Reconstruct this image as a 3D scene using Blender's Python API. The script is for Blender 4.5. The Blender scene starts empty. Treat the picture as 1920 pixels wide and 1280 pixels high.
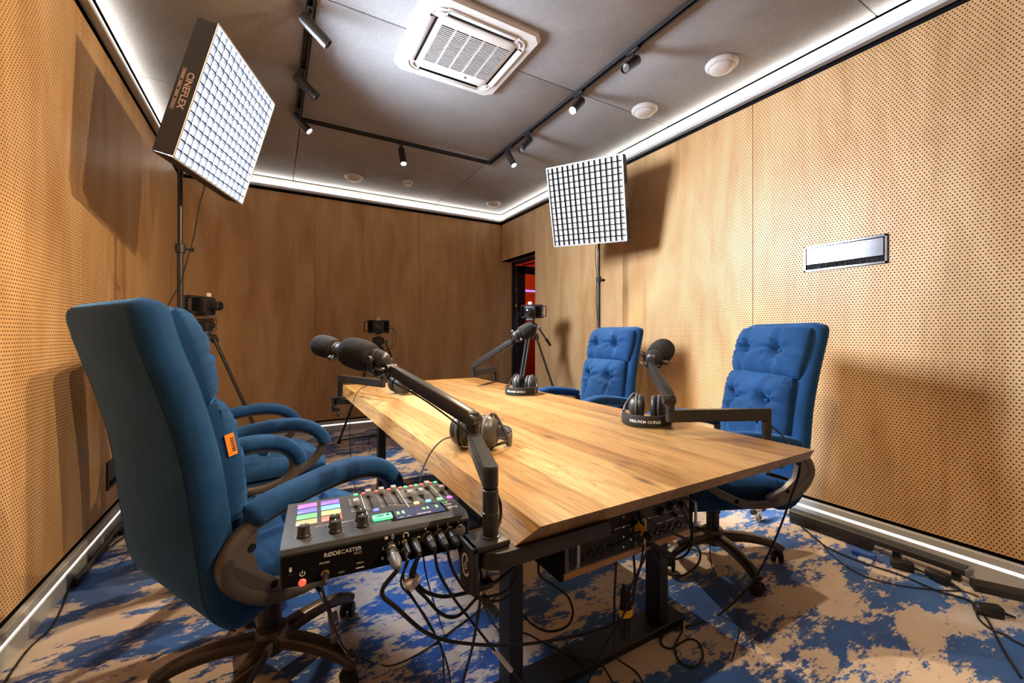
import bpy, bmesh, math, random
from mathutils import Vector, Matrix, Euler
random.seed(7)
S = bpy.context.scene
C = S.collection
R = math.radians
PI = math.pi

# ------------------------------------------------------------------ camera, world, exposure
cam_d = bpy.data.cameras.new('camera'); cam = bpy.data.objects.new('camera', cam_d); C.objects.link(cam)
cam.location = (0, 0, 1.13); cam.rotation_euler = (R(90), 0, R(-30))
cam_d.sensor_width = 36; cam_d.lens = 36 * 775 / 1920; cam_d.shift_y = -13 / 1920
S.cycles.use_light_tree = False; S.cycles.sample_clamp_indirect = 6; S.cycles.max_bounces = 5; S.cycles.diffuse_bounces = 4; S.cycles.glossy_bounces = 2; S.cycles.transmission_bounces = 4; S.cycles.caustics_reflective = False; S.cycles.caustics_refractive = False
cam_d.clip_start = 0.02; cam_d.clip_end = 50
S.camera = cam
S.view_settings.view_transform = 'Standard'; S.view_settings.look = 'None'
S.view_settings.gamma = 1; S.view_settings.use_curve_mapping = False
S.view_settings.exposure = 0.32
W = bpy.data.worlds.new('world'); S.world = W; W.use_nodes = True
W.node_tree.nodes['Background'].inputs[0].default_value = (.75, .82, 1, 1)
W.node_tree.nodes['Background'].inputs[1].default_value = 0.0

# room: X -0.807 (left wall) .. 2.83 (right wall), Y -1.3 (behind camera) .. 5.21 (back wall)
XL, XR, YB, YF, ZC = -.807, 2.83, 5.21, -1.3, 2.84

def area(name, loc, rot, sx, sy, power, col):
    l = bpy.data.lights.new(name, 'AREA'); l.shape = 'RECTANGLE'; l.size = sx; l.size_y = sy
    l.energy = power; l.color = col
    o = bpy.data.objects.new(name, l); C.objects.link(o); o.location = loc; o.rotation_euler = rot
    return o
WARM = (1, .74, .46); NEUT = (1, .93, .84); COOL = (.79, .88, 1)
# cornice strips: light runs up from the ledge all round the room onto the felt ceiling
CV = 14.0
COVE = []
COVE.append(area('cornice_light', (XL + .020, (YF + YB) / 2, 2.757), (R(180), R(-22), 0), .02, YB - YF - .1, CV * 1.3, NEUT))
COVE.append(area('cornice_light', (XR - .020, (YF + YB) / 2, 2.757), (R(180), R(22), 0), .02, YB - YF - .1, CV * 1.3, NEUT))
COVE.append(area('cornice_light', ((XL + XR) / 2, YB - .020, 2.757), (R(180 + 22), 0, 0), XR - XL - .1, .02, CV * .75, NEUT))

# ------------------------------------------------------------------ materials
MAT = {}
def nodes(name):
    m = bpy.data.materials.new(name); m.use_nodes = True
    nt = m.node_tree; b = nt.nodes['Principled BSDF']; MAT[name] = m
    return m, nt, b
def N(nt, typ, **kw):
    n = nt.nodes.new(typ)
    for k, v in kw.items():
        if k.startswith('i_'):
            n.inputs[k[2:]].default_value = v
        else: setattr(n, k, v)
    return n
def L(nt, a, b): nt.links.new(a, b)
def plain(name, col, rough=.5, metal=0, spec=.5, noise=0, nscale=60, bump=0, bscale=200, sheen=0, coat=0, emit=0, trans=0):
    m, nt, b = nodes(name)
    c = (*col, 1)
    b.inputs['Base Color'].default_value = c; b.inputs['Roughness'].default_value = rough
    b.inputs['Metallic'].default_value = metal; b.inputs['Specular IOR Level'].default_value = spec
    if sheen: b.inputs['Sheen Weight'].default_value = sheen; b.inputs['Sheen Roughness'].default_value = .35
    if coat: b.inputs['Coat Weight'].default_value = coat
    if emit: b.inputs['Emission Color'].default_value = c; b.inputs['Emission Strength'].default_value = emit
    if trans: b.inputs['Transmission Weight'].default_value = trans
    tc = None
    if noise or bump: tc = N(nt, 'ShaderNodeTexCoord')
    if noise:
        n = N(nt, 'ShaderNodeTexNoise', i_Scale=nscale, i_Detail=4.0); L(nt, tc.outputs['Object'], n.inputs['Vector'])
        r = N(nt, 'ShaderNodeMapRange'); r.inputs[1].default_value = .3; r.inputs[2].default_value = .7
        r.inputs[3].default_value = 1 - noise; r.inputs[4].default_value = 1 + noise; L(nt, n.outputs[0], r.inputs[0])
        mx = N(nt, 'ShaderNodeVectorMath', operation='SCALE'); mx.inputs[0].default_value = col; L(nt, r.outputs[0], mx.inputs['Scale'])
        L(nt, mx.outputs[0], b.inputs['Base Color'])
    if bump:
        n2 = N(nt, 'ShaderNodeTexNoise', i_Scale=bscale, i_Detail=3.0); L(nt, tc.outputs['Object'], n2.inputs['Vector'])
        bp = N(nt, 'ShaderNodeBump', i_Strength=bump, i_Distance=.004); L(nt, n2.outputs[0], bp.inputs['Height']); L(nt, bp.outputs[0], b.inputs['Normal'])
    return m
def math_n(nt, op, a, b=None, c=None):
    n = nt.nodes.new('ShaderNodeMath'); n.operation = op
    for i, v in enumerate((a, b, c)):
        if v is None: continue
        if isinstance(v, (int, float)): n.inputs[i].default_value = v
        else: nt.links.new(v, n.inputs[i])
    return n.outputs[0]
def ramp(nt, fac, stops):
    r = N(nt, 'ShaderNodeValToRGB'); e = r.color_ramp.elements
    while len(e) > 1: e.remove(e[-1])
    e[0].position = stops[0][0]; e[0].color = (*stops[0][1], 1)
    for p, c in stops[1:]:
        x = e.new(p); x.color = (*c, 1)
    L(nt, fac, r.inputs[0]); return r.outputs[0]

def wood_panel_mat(name, holes=True):
    """birch veneer; on the acoustic panels a triangular lattice of 5 mm holes, 16.5 mm apart"""
    m, nt, b = nodes(name)
    tc = N(nt, 'ShaderNodeTexCoord'); oi = N(nt, 'ShaderNodeObjectInfo')
    off = N(nt, 'ShaderNodeVectorMath', operation='SCALE'); off.inputs[0].default_value = (7.3, 3.1, 11.7); L(nt, oi.outputs['Random'], off.inputs['Scale'])
    ad = N(nt, 'ShaderNodeVectorMath', operation='ADD'); L(nt, tc.outputs['Object'], ad.inputs[0]); L(nt, off.outputs[0], ad.inputs[1])
    mp = N(nt, 'ShaderNodeMapping'); mp.inputs['Scale'].default_value = (5.5, 5.5, 1.1); L(nt, ad.outputs[0], mp.inputs['Vector'])
    n1 = N(nt, 'ShaderNodeTexNoise', i_Scale=1.0, i_Detail=5.0, i_Roughness=.55, i_Distortion=.5); L(nt, mp.outputs[0], n1.inputs['Vector'])
    mp2 = N(nt, 'ShaderNodeMapping'); mp2.inputs['Scale'].default_value = (60, 60, 3.5); L(nt, ad.outputs[0], mp2.inputs['Vector'])
    n2 = N(nt, 'ShaderNodeTexNoise', i_Scale=1.0, i_Detail=4.0); L(nt, mp2.outputs[0], n2.inputs['Vector'])
    f = math_n(nt, 'ADD', math_n(nt, 'MULTIPLY', n1.outputs[0], .8), math_n(nt, 'MULTIPLY', n2.outputs[0], .2))
    col = ramp(nt, f, [(.28, (.42, .225, .088)), (.45, (.54, .315, .140)), (.58, (.62, .385, .185)), (.75, (.68, .45, .24))])
    L(nt, col, b.inputs['Base Color'])
    b.inputs['Roughness'].default_value = .42; b.inputs['Specular IOR Level'].default_value = .35
    if holes:
        sp = N(nt, 'ShaderNodeSeparateXYZ'); L(nt, tc.outputs['Object'], sp.inputs[0])
        p = .0165; q = p * math.sqrt(3)
        def lat(ox, oz):
            fx = math_n(nt, 'SUBTRACT', math_n(nt, 'FRACT', math_n(nt, 'ADD', math_n(nt, 'DIVIDE', sp.outputs[0], p), ox)), .5)
            fz = math_n(nt, 'SUBTRACT', math_n(nt, 'FRACT', math_n(nt, 'ADD', math_n(nt, 'DIVIDE', sp.outputs[2], q), oz)), .5)
            return math_n(nt, 'ADD', math_n(nt, 'POWER', math_n(nt, 'MULTIPLY', fx, p), 2.0), math_n(nt, 'POWER', math_n(nt, 'MULTIPLY', fz, q), 2.0))
        dd = math_n(nt, 'SQRT', math_n(nt, 'MINIMUM', lat(0, 0), lat(.5, .5)))
        mr = N(nt, 'ShaderNodeMapRange'); mr.inputs[1].default_value = .0027; mr.inputs[2].default_value = .0034
        mr.inputs[3].default_value = 1; mr.inputs[4].default_value = 0; L(nt, dd, mr.inputs[0])
        hole = N(nt, 'ShaderNodeBsdfPrincipled'); hole.inputs['Base Color'].default_value = (.012, .006, .003, 1); hole.inputs['Roughness'].default_value = .9; hole.inputs['Specular IOR Level'].default_value = 0
        ms = N(nt, 'ShaderNodeMixShader'); L(nt, mr.outputs[0], ms.inputs[0]); L(nt, b.outputs[0], ms.inputs[1]); L(nt, hole.outputs[0], ms.inputs[2])
        L(nt, ms.outputs[0], nt.nodes['Material Output'].inputs['Surface'])
        bp = N(nt, 'ShaderNodeBump', i_Strength=.6, i_Distance=.003); bp.invert = True; L(nt, mr.outputs[0], bp.inputs['Height']); L(nt, bp.outputs[0], b.inputs['Normal'])
    return m
wood_panel_mat('perforated_birch'); wood_panel_mat('birch', False)

def oak_mat():
    m, nt, b = nodes('oak')
    tc = N(nt, 'ShaderNodeTexCoord'); oi = N(nt, 'ShaderNodeObjectInfo')
    off = N(nt, 'ShaderNodeVectorMath', operation='SCALE'); off.inputs[0].default_value = (17.3, 31.1, 5.7); L(nt, oi.outputs['Random'], off.inputs['Scale'])
    ad = N(nt, 'ShaderNodeVectorMath', operation='ADD'); L(nt, tc.outputs['Object'], ad.inputs[0]); L(nt, off.outputs[0], ad.inputs[1])
    mp = N(nt, 'ShaderNodeMapping'); mp.inputs['Scale'].default_value = (13, .9, 13); L(nt, ad.outputs[0], mp.inputs['Vector'])
    n1 = N(nt, 'ShaderNodeTexNoise', i_Scale=1.0, i_Detail=4.0, i_Roughness=.5, i_Distortion=.8); L(nt, mp.outputs[0], n1.inputs['Vector'])
    # cathedral rings taken from the noise field
    rings = math_n(nt, 'FRACT', math_n(nt, 'MULTIPLY', n1.outputs[0], 11.0))
    rr = N(nt, 'ShaderNodeMapRange'); rr.inputs[1].default_value = .0; rr.inputs[2].default_value = .35; rr.inputs[3].default_value = .60; rr.inputs[4].default_value = 1.0; L(nt, rings, rr.inputs[0])
    mp2 = N(nt, 'ShaderNodeMapping'); mp2.inputs['Scale'].default_value = (230, 7, 230); L(nt, ad.outputs[0], mp2.inputs['Vector'])
    n2 = N(nt, 'ShaderNodeTexNoise', i_Scale=1.0, i_Detail=3.0); L(nt, mp2.outputs[0], n2.inputs['Vector'])
    pore = N(nt, 'ShaderNodeMapRange'); pore.inputs[1].default_value = .36; pore.inputs[2].default_value = .5; pore.inputs[3].default_value = .66; pore.inputs[4].default_value = 1; L(nt, n2.outputs[0], pore.inputs[0])
    base = ramp(nt, oi.outputs['Random'], [(0, (.30, .155, .052)), (.25, (.40, .22, .078)), (.5, (.47, .275, .105)), (.7, (.36, .195, .066)), (.85, (.52, .32, .135)), (1, (.60, .39, .18))])
    tone = N(nt, 'ShaderNodeMapRange'); tone.inputs[1].default_value = .3; tone.inputs[2].default_value = .7; tone.inputs[3].default_value = .82; tone.inputs[4].default_value = 1.12; L(nt, n1.outputs[0], tone.inputs[0])
    k = math_n(nt, 'MULTIPLY', math_n(nt, 'MULTIPLY', rr.outputs[0], pore.outputs[0]), tone.outputs[0])
    sc = N(nt, 'ShaderNodeVectorMath', operation='SCALE'); L(nt, base, sc.inputs[0]); L(nt, k, sc.inputs['Scale'])
    # small dark knots
    mp3 = N(nt, 'ShaderNodeMapping'); mp3.inputs['Scale'].default_value = (5, 1.6, 5); L(nt, ad.outputs[0], mp3.inputs['Vector'])
    vo = N(nt, 'ShaderNodeTexVoronoi', i_Scale=1.0); L(nt, mp3.outputs[0], vo.inputs['Vector'])
    kn = N(nt, 'ShaderNodeMapRange'); kn.inputs[1].default_value = .02; kn.inputs[2].default_value = .09; kn.inputs[3].default_value = .35; kn.inputs[4].default_value = 1; L(nt, vo.outputs['Distance'], kn.inputs[0])
    sc2 = N(nt, 'ShaderNodeVectorMath', operation='SCALE'); L(nt, sc.outputs[0], sc2.inputs[0]); L(nt, kn.outputs[0], sc2.inputs['Scale'])
    L(nt, sc2.outputs[0], b.inputs['Base Color'])
    b.inputs['Roughness'].default_value = .38; b.inputs['Specular IOR Level'].default_value = .4
    bp = N(nt, 'ShaderNodeBump', i_Strength=.15, i_Distance=.002); L(nt, k, bp.inputs['Height']); L(nt, bp.outputs[0], b.inputs['Normal'])
oak_mat()

def carpet_mat():
    m, nt, b = nodes('carpet')
    tc = N(nt, 'ShaderNodeTexCoord')
    mp = N(nt, 'ShaderNodeMapping'); mp.inputs['Scale'].default_value = (2.7, 5.0, 1); mp.inputs['Rotation'].default_value = (0, 0, R(-8)); mp.inputs['Location'].default_value = (3.4, 1.7, 0); L(nt, tc.outputs['Object'], mp.inputs['Vector'])
    n1 = N(nt, 'ShaderNodeTexNoise', i_Scale=1.0, i_Detail=14.0, i_Roughness=.73, i_Distortion=.1); L(nt, mp.outputs[0], n1.inputs['Vector'])
    mp2 = N(nt, 'ShaderNodeMapping'); mp2.inputs['Scale'].default_value = (26, 120, 1); L(nt, tc.outputs['Object'], mp2.inputs['Vector'])
    n2 = N(nt, 'ShaderNodeTexNoise', i_Scale=1.0, i_Detail=4.0); L(nt, mp2.outputs[0], n2.inputs['Vector'])
    f = math_n(nt, 'ADD', n1.outputs[0], math_n(nt, 'MULTIPLY', math_n(nt, 'SUBTRACT', n2.outputs[0], .5), .13))
    mp3 = N(nt, 'ShaderNodeMapping'); mp3.inputs['Scale'].default_value = (1.1, 1.6, 1); mp3.inputs['Location'].default_value = (9, 4, 0); L(nt, tc.outputs['Object'], mp3.inputs['Vector'])
    n3 = N(nt, 'ShaderNodeTexNoise', i_Scale=1.0, i_Detail=6.0, i_Roughness=.6); L(nt, mp3.outputs[0], n3.inputs['Vector'])
    blue = ramp(nt, n3.outputs[0], [(.30, (.008, .035, .14)), (.46, (.014, .085, .34)), (.62, (.022, .15, .55)), (.8, (.08, .26, .64))])
    sand = ramp(nt, n3.outputs[0], [(.30, (.50, .40, .33)), (.5, (.64, .545, .475)), (.7, (.72, .65, .60))])
    mk = N(nt, 'ShaderNodeMapRange'); mk.inputs[1].default_value = .485; mk.inputs[2].default_value = .515; L(nt, f, mk.inputs[0])
    mx = N(nt, 'ShaderNodeMix', data_type='RGBA'); L(nt, mk.outputs[0], mx.inputs[0]); L(nt, blue, mx.inputs[6]); L(nt, sand, mx.inputs[7])
    n4 = N(nt, 'ShaderNodeTexNoise', i_Scale=420.0, i_Detail=2.0); L(nt, tc.outputs['Object'], n4.inputs['Vector'])
    pl = N(nt, 'ShaderNodeMapRange'); pl.inputs[1].default_value = .3; pl.inputs[2].default_value = .7; pl.inputs[3].default_value = .72; pl.inputs[4].default_value = 1.25; L(nt, n4.outputs[0], pl.inputs[0])
    sc = N(nt, 'ShaderNodeVectorMath', operation='SCALE'); L(nt, mx.outputs[2], sc.inputs[0]); L(nt, pl.outputs[0], sc.inputs['Scale'])
    L(nt, sc.outputs[0], b.inputs['Base Color'])
    b.inputs['Roughness'].default_value = .95; b.inputs['Specular IOR Level'].default_value = .1
    b.inputs['Sheen Weight'].default_value = .25
    bp = N(nt, 'ShaderNodeBump', i_Strength=.6, i_Distance=.004); L(nt, n4.outputs[0], bp.inputs['Height']); L(nt, bp.outputs[0], b.inputs['Normal'])
carpet_mat()

def velvet_mat(name, base, sheen_tint):
    m, nt, b = nodes(name)
    tc = N(nt, 'ShaderNodeTexCoord')
    n1 = N(nt, 'ShaderNodeTexNoise', i_Scale=7.0, i_Detail=5.0, i_Roughness=.6); L(nt, tc.outputs['Object'], n1.inputs['Vector'])
    c = ramp(nt, n1.outputs[0], [(.3, tuple(x * .72 for x in base)), (.55, base), (.75, tuple(x * 1.35 for x in base))])
    L(nt, c, b.inputs['Base Color'])
    b.inputs['Roughness'].default_value = .75; b.inputs['Specular IOR Level'].default_value = .08
    b.inputs['Sheen Weight'].default_value = .45; b.inputs['Sheen Roughness'].default_value = .38; b.inputs['Sheen Tint'].default_value = (*sheen_tint, 1)
    n2 = N(nt, 'ShaderNodeTexNoise', i_Scale=600.0, i_Detail=2.0); L(nt, tc.outputs['Object'], n2.inputs['Vector'])
    n3 = N(nt, 'ShaderNodeTexNoise', i_Scale=14.0, i_Detail=3.0); L(nt, tc.outputs['Object'], n3.inputs['Vector'])
    h = math_n(nt, 'ADD', math_n(nt, 'MULTIPLY', n2.outputs[0], .10), n3.outputs[0])
    bp = N(nt, 'ShaderNodeBump', i_Strength=.25, i_Distance=.008); L(nt, h, bp.inputs['Height']); L(nt, bp.outputs[0], b.inputs['Normal'])
velvet_mat('blue_velvet', (.011, .047, .136), (.17, .45, 1))
def felt_mat():
    m, nt, b = nodes('grey_felt')
    tc = N(nt, 'ShaderNodeTexCoord')
    n1 = N(nt, 'ShaderNodeTexNoise', i_Scale=230.0, i_Detail=5.0, i_Roughness=.7); L(nt, tc.outputs['Object'], n1.inputs['Vector'])
    n0 = N(nt, 'ShaderNodeTexNoise', i_Scale=3.0, i_Detail=3.0); L(nt, tc.outputs['Object'], n0.inputs['Vector'])
    f = math_n(nt, 'ADD', n1.outputs[0], math_n(nt, 'MULTIPLY', math_n(nt, 'SUBTRACT', n0.outputs[0], .5), .25))
    c = ramp(nt, f, [(.3, (.19, .187, .195)), (.5, (.31, .305, .315)), (.7, (.43, .425, .435))])
    L(nt, c, b.inputs['Base Color']); b.inputs['Roughness'].default_value = .95; b.inputs['Specular IOR Level'].default_value = .05
    bp = N(nt, 'ShaderNodeBump', i_Strength=.3, i_Distance=.003); L(nt, n1.outputs[0], bp.inputs['Height']); L(nt, bp.outputs[0], b.inputs['Normal'])
felt_mat()
def foam_mat():
    m, nt, b = nodes('black_foam')
    tc = N(nt, 'ShaderNodeTexCoord')
    n1 = N(nt, 'ShaderNodeTexVoronoi', i_Scale=520.0); L(nt, tc.outputs['Object'], n1.inputs['Vector'])
    c = ramp(nt, n1.outputs['Distance'], [(.1, (.055, .055, .056)), (.6, (.012, .012, .013))])
    L(nt, c, b.inputs['Base Color']); b.inputs['Roughness'].default_value = .9; b.inputs['Specular IOR Level'].default_value = .25
    bp = N(nt, 'ShaderNodeBump', i_Strength=.8, i_Distance=.002); bp.invert = True; L(nt, n1.outputs['Distance'], bp.inputs['Height']); L(nt, bp.outputs[0], b.inputs['Normal'])
foam_mat()
plain('shadow_black', (.006, .006, .007), .8, spec=.1)
plain('aluminium', (.55, .56, .57), .36, .25, noise=.04, nscale=40)
plain('cornice_white', (.80, .80, .74), .6)
plain('satin_black', (.016, .016, .018), .42, noise=.1)
plain('arm_black', (.028, .027, .028), .36, .25)
plain('matte_black', (.012, .012, .013), .7, bump=.15)
plain('rubber', (.014, .014, .015), .62, spec=.35)
plain('bronze_plastic', (.060, .048, .040), .33, spec=.5, bump=.08, bscale=500)
plain('steel_black', (.014, .016, .020), .45, .3, bump=.06, bscale=300)
plain('white_plastic', (.62, .61, .60), .38)
plain('grey_plastic', (.14, .14, .15), .4)
plain('label_white', (.85, .85, .85), .6)
plain('chrome', (.72, .72, .72), .16, 1)
plain('nickel', (.42, .40, .37), .28, 1)
plain('gold', (.75, .5, .16), .25, 1)
plain('red_plastic', (.55, .02, .02), .4)
plain('orange_cloth', (.85, .25, .02), .7)
plain('yellow_velcro', (.85, .50, .015), .75, bump=.4, bscale=400)
plain('pad_leather', (.020, .021, .024), .45, bump=.25, bscale=260)
plain('cup_grey', (.055, .055, .058), .38, .15)
plain('dark_wood', (.022, .020, .019), .5, noise=.35, nscale=25)
plain('light_ply', (.50, .27, .115), .5, noise=.15, nscale=18)
plain('mixer_top', (.055, .057, .062), .42, .2, bump=.05, bscale=900)
plain('lens_glass', (.01, .012, .02), .06, coat=1)
plain('led_strip', (1, .95, .88), emit=2.3)
plain('lamp_lens', (1, .93, .82), emit=14)
plain('lamp_off', (.25, .25, .26), .15, .6)
plain('clear_tube', (.55, .56, .58), .25, spec=.6)
plain('blue_plastic', (.02, .10, .45), .4)
plain('tray_grey', (.040, .038, .038), .45, .4)
plain('red_wall', (.52, .075, .025), .5)
plain('purple_led', (.30, .22, 1), emit=1.6)
plain('orange_led', (1, .30, .06), emit=4)
for k_ in ('led_strip', 'lamp_lens', 'purple_led', 'orange_led'): MAT[k_].cycles.emission_sampling = 'NONE'
m, nt, b = nodes('pane_glass'); b.inputs['Base Color'].default_value = (.9, .92, .95, 1); b.inputs['Roughness'].default_value = .02; b.inputs['Transmission Weight'].default_value = 1; b.inputs['IOR'].default_value = 1.1

# ------------------------------------------------------------------ mesh helpers
I4 = Matrix.Identity(4)
def T(x=0, y=0, z=0): return Matrix.Translation((x, y, z))
def RX(a): return Matrix.Rotation(R(a), 4, 'X')
def RY(a): return Matrix.Rotation(R(a), 4, 'Y')
def RZ(a): return Matrix.Rotation(R(a), 4, 'Z')
def frame(o, z, up=(0, 0, 1)):
    """matrix whose local Z runs along z from point o; local Y as close to up as it can be"""
    z = Vector(z).normalized(); up = Vector(up)
    if abs(z.dot(up.normalized())) > .999: up = Vector((0, 1, 0)) if abs(z.y) < .9 else Vector((1, 0, 0))
    x = up.cross(z).normalized(); y = z.cross(x)
    return Matrix(((x.x, y.x, z.x, o[0]), (x.y, y.y, z.y, o[1]), (x.z, y.z, z.z, o[2]), (0, 0, 0, 1)))
def BM(): return bmesh.new()
def box(bm, c, s, r=0, seg=2, M=I4):
    q = bmesh.ops.create_cube(bm, size=1)['verts']
    for v in q: v.co = Vector((c[0] + v.co.x * s[0], c[1] + v.co.y * s[1], c[2] + v.co.z * s[2]))
    if r > 0:
        es = {e for v in q for e in v.link_edges}
        q = bmesh.ops.bevel(bm, geom=list(es) + q, offset=min(r, min(s) * .49), segments=seg, profile=.5, affect='EDGES')['verts']
        q = list({v for v in q})
    bmesh.ops.transform(bm, matrix=M, verts=[v for v in q if v.is_valid])
    return bm
def boxo(c, s, r=0, seg=2, M=I4): return box(BM(), c, s, r, seg, M)
def rings(bm, rs, caps=True, closed=False):
    """skin between rings of points"""
    vs = [[bm.verts.new(p) for p in r] for r in rs]; n = len(vs[0])
    m = len(vs)
    for i in range(m if closed else m - 1):
        a, b_ = vs[i], vs[(i + 1) % m]
        for j in range(n):
            try: bm.faces.new((a[j], a[(j + 1) % n], b_[(j + 1) % n], b_[j]))
            except ValueError: pass
    if caps and not closed:
        bm.faces.new(list(reversed(vs[0]))); bm.faces.new(vs[-1])
    return bm
def cyl(bm, p0, p1, r0, r1=None, seg=16, caps=True):
    r1 = r0 if r1 is None else r1
    p0, p1 = Vector(p0), Vector(p1); F = frame(p0, p1 - p0); h = (p1 - p0).length
    rings(bm, [[F @ Vector((r * math.cos(2 * PI * j / seg), r * math.sin(2 * PI * j / seg), z)) for j in range(seg)] for r, z in ((r0, 0), (r1, h))], caps)
    return bm
def lathe(bm, prof, M=I4, seg=24, caps=True):
    """prof: (radius, z) pairs about local Z"""
    rings(bm, [[M @ Vector((r * math.cos(2 * PI * j / seg), r * math.sin(2 * PI * j / seg), z)) for j in range(seg)] for r, z in prof], caps)
    return bm
def spline(pts, n=8, closed=False):
    P = [Vector(p) for p in pts]; out = []
    m = len(P)
    rng = range(m) if closed else range(m - 1)
    for i in rng:
        p0 = P[(i - 1) % m] if (closed or i > 0) else P[0] * 2 - P[1]
        p1 = P[i]; p2 = P[(i + 1) % m]
        p3 = P[(i + 2) % m] if (closed or i + 2 < m) else P[-1] * 2 - P[-2]
        for k in range(n):
            t = k / n; t2 = t * t; t3 = t2 * t
            out.append(.5 * ((2 * p1) + (-p0 + p2) * t + (2 * p0 - 5 * p1 + 4 * p2 - p3) * t2 + (-p0 + 3 * p1 - 3 * p2 + p3) * t3))
    if not closed: out.append(P[-1])
    return out
def tube(bm, pts, r, seg=8, n=6, closed=False, smooth=True, radii=None):
    P = spline(pts, n, closed) if smooth else [Vector(p) for p in pts]
    rs = []; up = None; m = len(P)
    for i, p in enumerate(P):
        if closed: t = P[(i + 1) % m] - P[i - 1]
        else: t = P[min(i + 1, m - 1)] - P[max(i - 1, 0)]
        if t.length < 1e-9: t = Vector((0, 0, 1))
        t.normalize()
        if up is None:
            up = Vector((0, 0, 1)) if abs(t.z) < .9 else Vector((1, 0, 0))
        x = (up - t * up.dot(t)).normalized(); y = t.cross(x); up = x
        rr = r if radii is None else radii[min(int(i / m * len(radii)), len(radii) - 1)]
        rs.append([p + (x * math.cos(2 * PI * j / seg) + y * math.sin(2 * PI * j / seg)) * rr for j in range(seg)])
    rings(bm, rs, True, closed); return bm
def sweep(bm, pts, sec, side=(0, 1, 0), n=6, closed=False, scale=None, smooth=True):
    """sweep a flat section along a path lying in a plane whose normal is `side`; sec = (a along side, b across)"""
    P = spline(pts, n, closed) if smooth else [Vector(p) for p in pts]
    m = len(P); rs = []; sd = Vector(side).normalized()
    for i, p in enumerate(P):
        t = (P[(i + 1) % m] - P[i - 1]) if closed else (P[min(i + 1, m - 1)] - P[max(i - 1, 0)])
        t.normalize(); nrm = sd.cross(t).normalized()
        k = 1 if scale is None else scale(i / (m - 1))
        ka, kb = (k, k) if isinstance(k, (int, float)) else k
        rs.append([p + sd * (a * ka) + nrm * (b_ * kb) for a, b_ in sec])
    rings(bm, rs, True, closed); return bm
def rsec(w, h, r, n=3):
    """rounded rectangle section"""
    out = []
    for cx, cy, a0 in ((w / 2 - r, h / 2 - r, 0), (-w / 2 + r, h / 2 - r, 90), (-w / 2 + r, -h / 2 + r, 180), (w / 2 - r, -h / 2 + r, 270)):
        for k in range(n + 1):
            a = R(a0 + 90 * k / n); out.append((cx + r * math.cos(a), cy + r * math.sin(a)))
    return out
def prism(bm, poly, z0, z1, M=I4):
    """extrude an XY polygon between two heights"""
    rings(bm, [[M @ Vector((x, y, z)) for x, y in poly] for z in (z0, z1)]); return bm
def torus(bm, R0, r, M=I4, seg=32, sec=8, a0=0, a1=360, rx=None):
    closed = abs(a1 - a0) >= 360
    k = seg if closed else seg + 1; rs = []
    for i in range(k):
        a = R(a0 + (a1 - a0) * i / seg); rs.append([])
        for j in range(sec):
            b_ = 2 * PI * j / sec; q = R0 + r * math.cos(b_)
            qx = (R0 if rx is None else rx) + r * math.cos(b_)
            rs[-1].append(M @ Vector((qx * math.cos(a), q * math.sin(a), r * math.sin(b_))))
    rings(bm, rs, True, closed); return bm

def obj(name, bm, mat, parent=None, M=None, smooth=40):
    me = bpy.data.meshes.new(name); bmesh.ops.recalc_face_normals(bm, faces=bm.faces); bm.to_mesh(me); bm.free()
    if smooth:
        me.polygons.foreach_set('use_smooth', [True] * len(me.polygons)); me.set_sharp_from_angle(angle=R(smooth))
    mats = mat if isinstance(mat, (list, tuple)) else [mat]
    for q in mats: me.materials.append(MAT[q])
    o = bpy.data.objects.new(name, me); C.objects.link(o)
    if parent is not None: o.parent = parent
    if M is not None: o.matrix_local = M
    return o
def tag(o, label, cat, group=None):
    o['label'] = label; o['category'] = cat
    if group: o['group'] = group
    return o
def thing(name, label, cat, loc=(0, 0, 0), rotz=0, group=None, M=None):
    o = bpy.data.objects.new(name, None); C.objects.link(o); o.empty_display_size = .1
    if M is not None: o.matrix_world = M
    else: o.location = loc; o.rotation_euler = (0, 0, R(rotz))
    return tag(o, label, cat, group)
def struct(name, bm, mat, parent=None, M=None, smooth=40):
    o = obj(name, bm, mat, parent, M, smooth)
    if parent is None: o['kind'] = 'structure'
    return o
def dup(root, M=None, label=None, group=None, parent=None):
    r = root.copy(); C.objects.link(r); r.parent = parent
    if M is not None: r.matrix_world = M
    if label: r['label'] = label
    if group: r['group'] = group
    for ch in list(root.children):
        dup(ch, parent=r)
    return r
_tx = {}
def text_mesh(s, size, depth=.0004, bold=False):
    cu = bpy.data.curves.new('lettering', 'FONT'); cu.body = s; cu.size = size; cu.extrude = depth
    cu.align_x = 'CENTER'; cu.align_y = 'CENTER'; cu.resolution_u = 3
    if bold: cu.offset = size * .012
    o = bpy.data.objects.new('lettering', cu); C.objects.link(o)
    bpy.context.view_layer.update()
    me = bpy.data.meshes.new_from_object(o.evaluated_get(bpy.context.evaluated_depsgraph_get()))
    bpy.data.objects.remove(o); bpy.data.curves.remove(cu)
    return me
def text(s, size, mat, parent, M, name='lettering', depth=.0004, bold=False):
    """flat lettering; local X reads right, local Y up, local Z out of the surface"""
    me = text_mesh(s, size, depth, bold); me.materials.clear(); me.materials.append(MAT[mat])
    o = bpy.data.objects.new(name, me); C.objects.link(o); o.parent = parent; o.matrix_local = M
    return o

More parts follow.
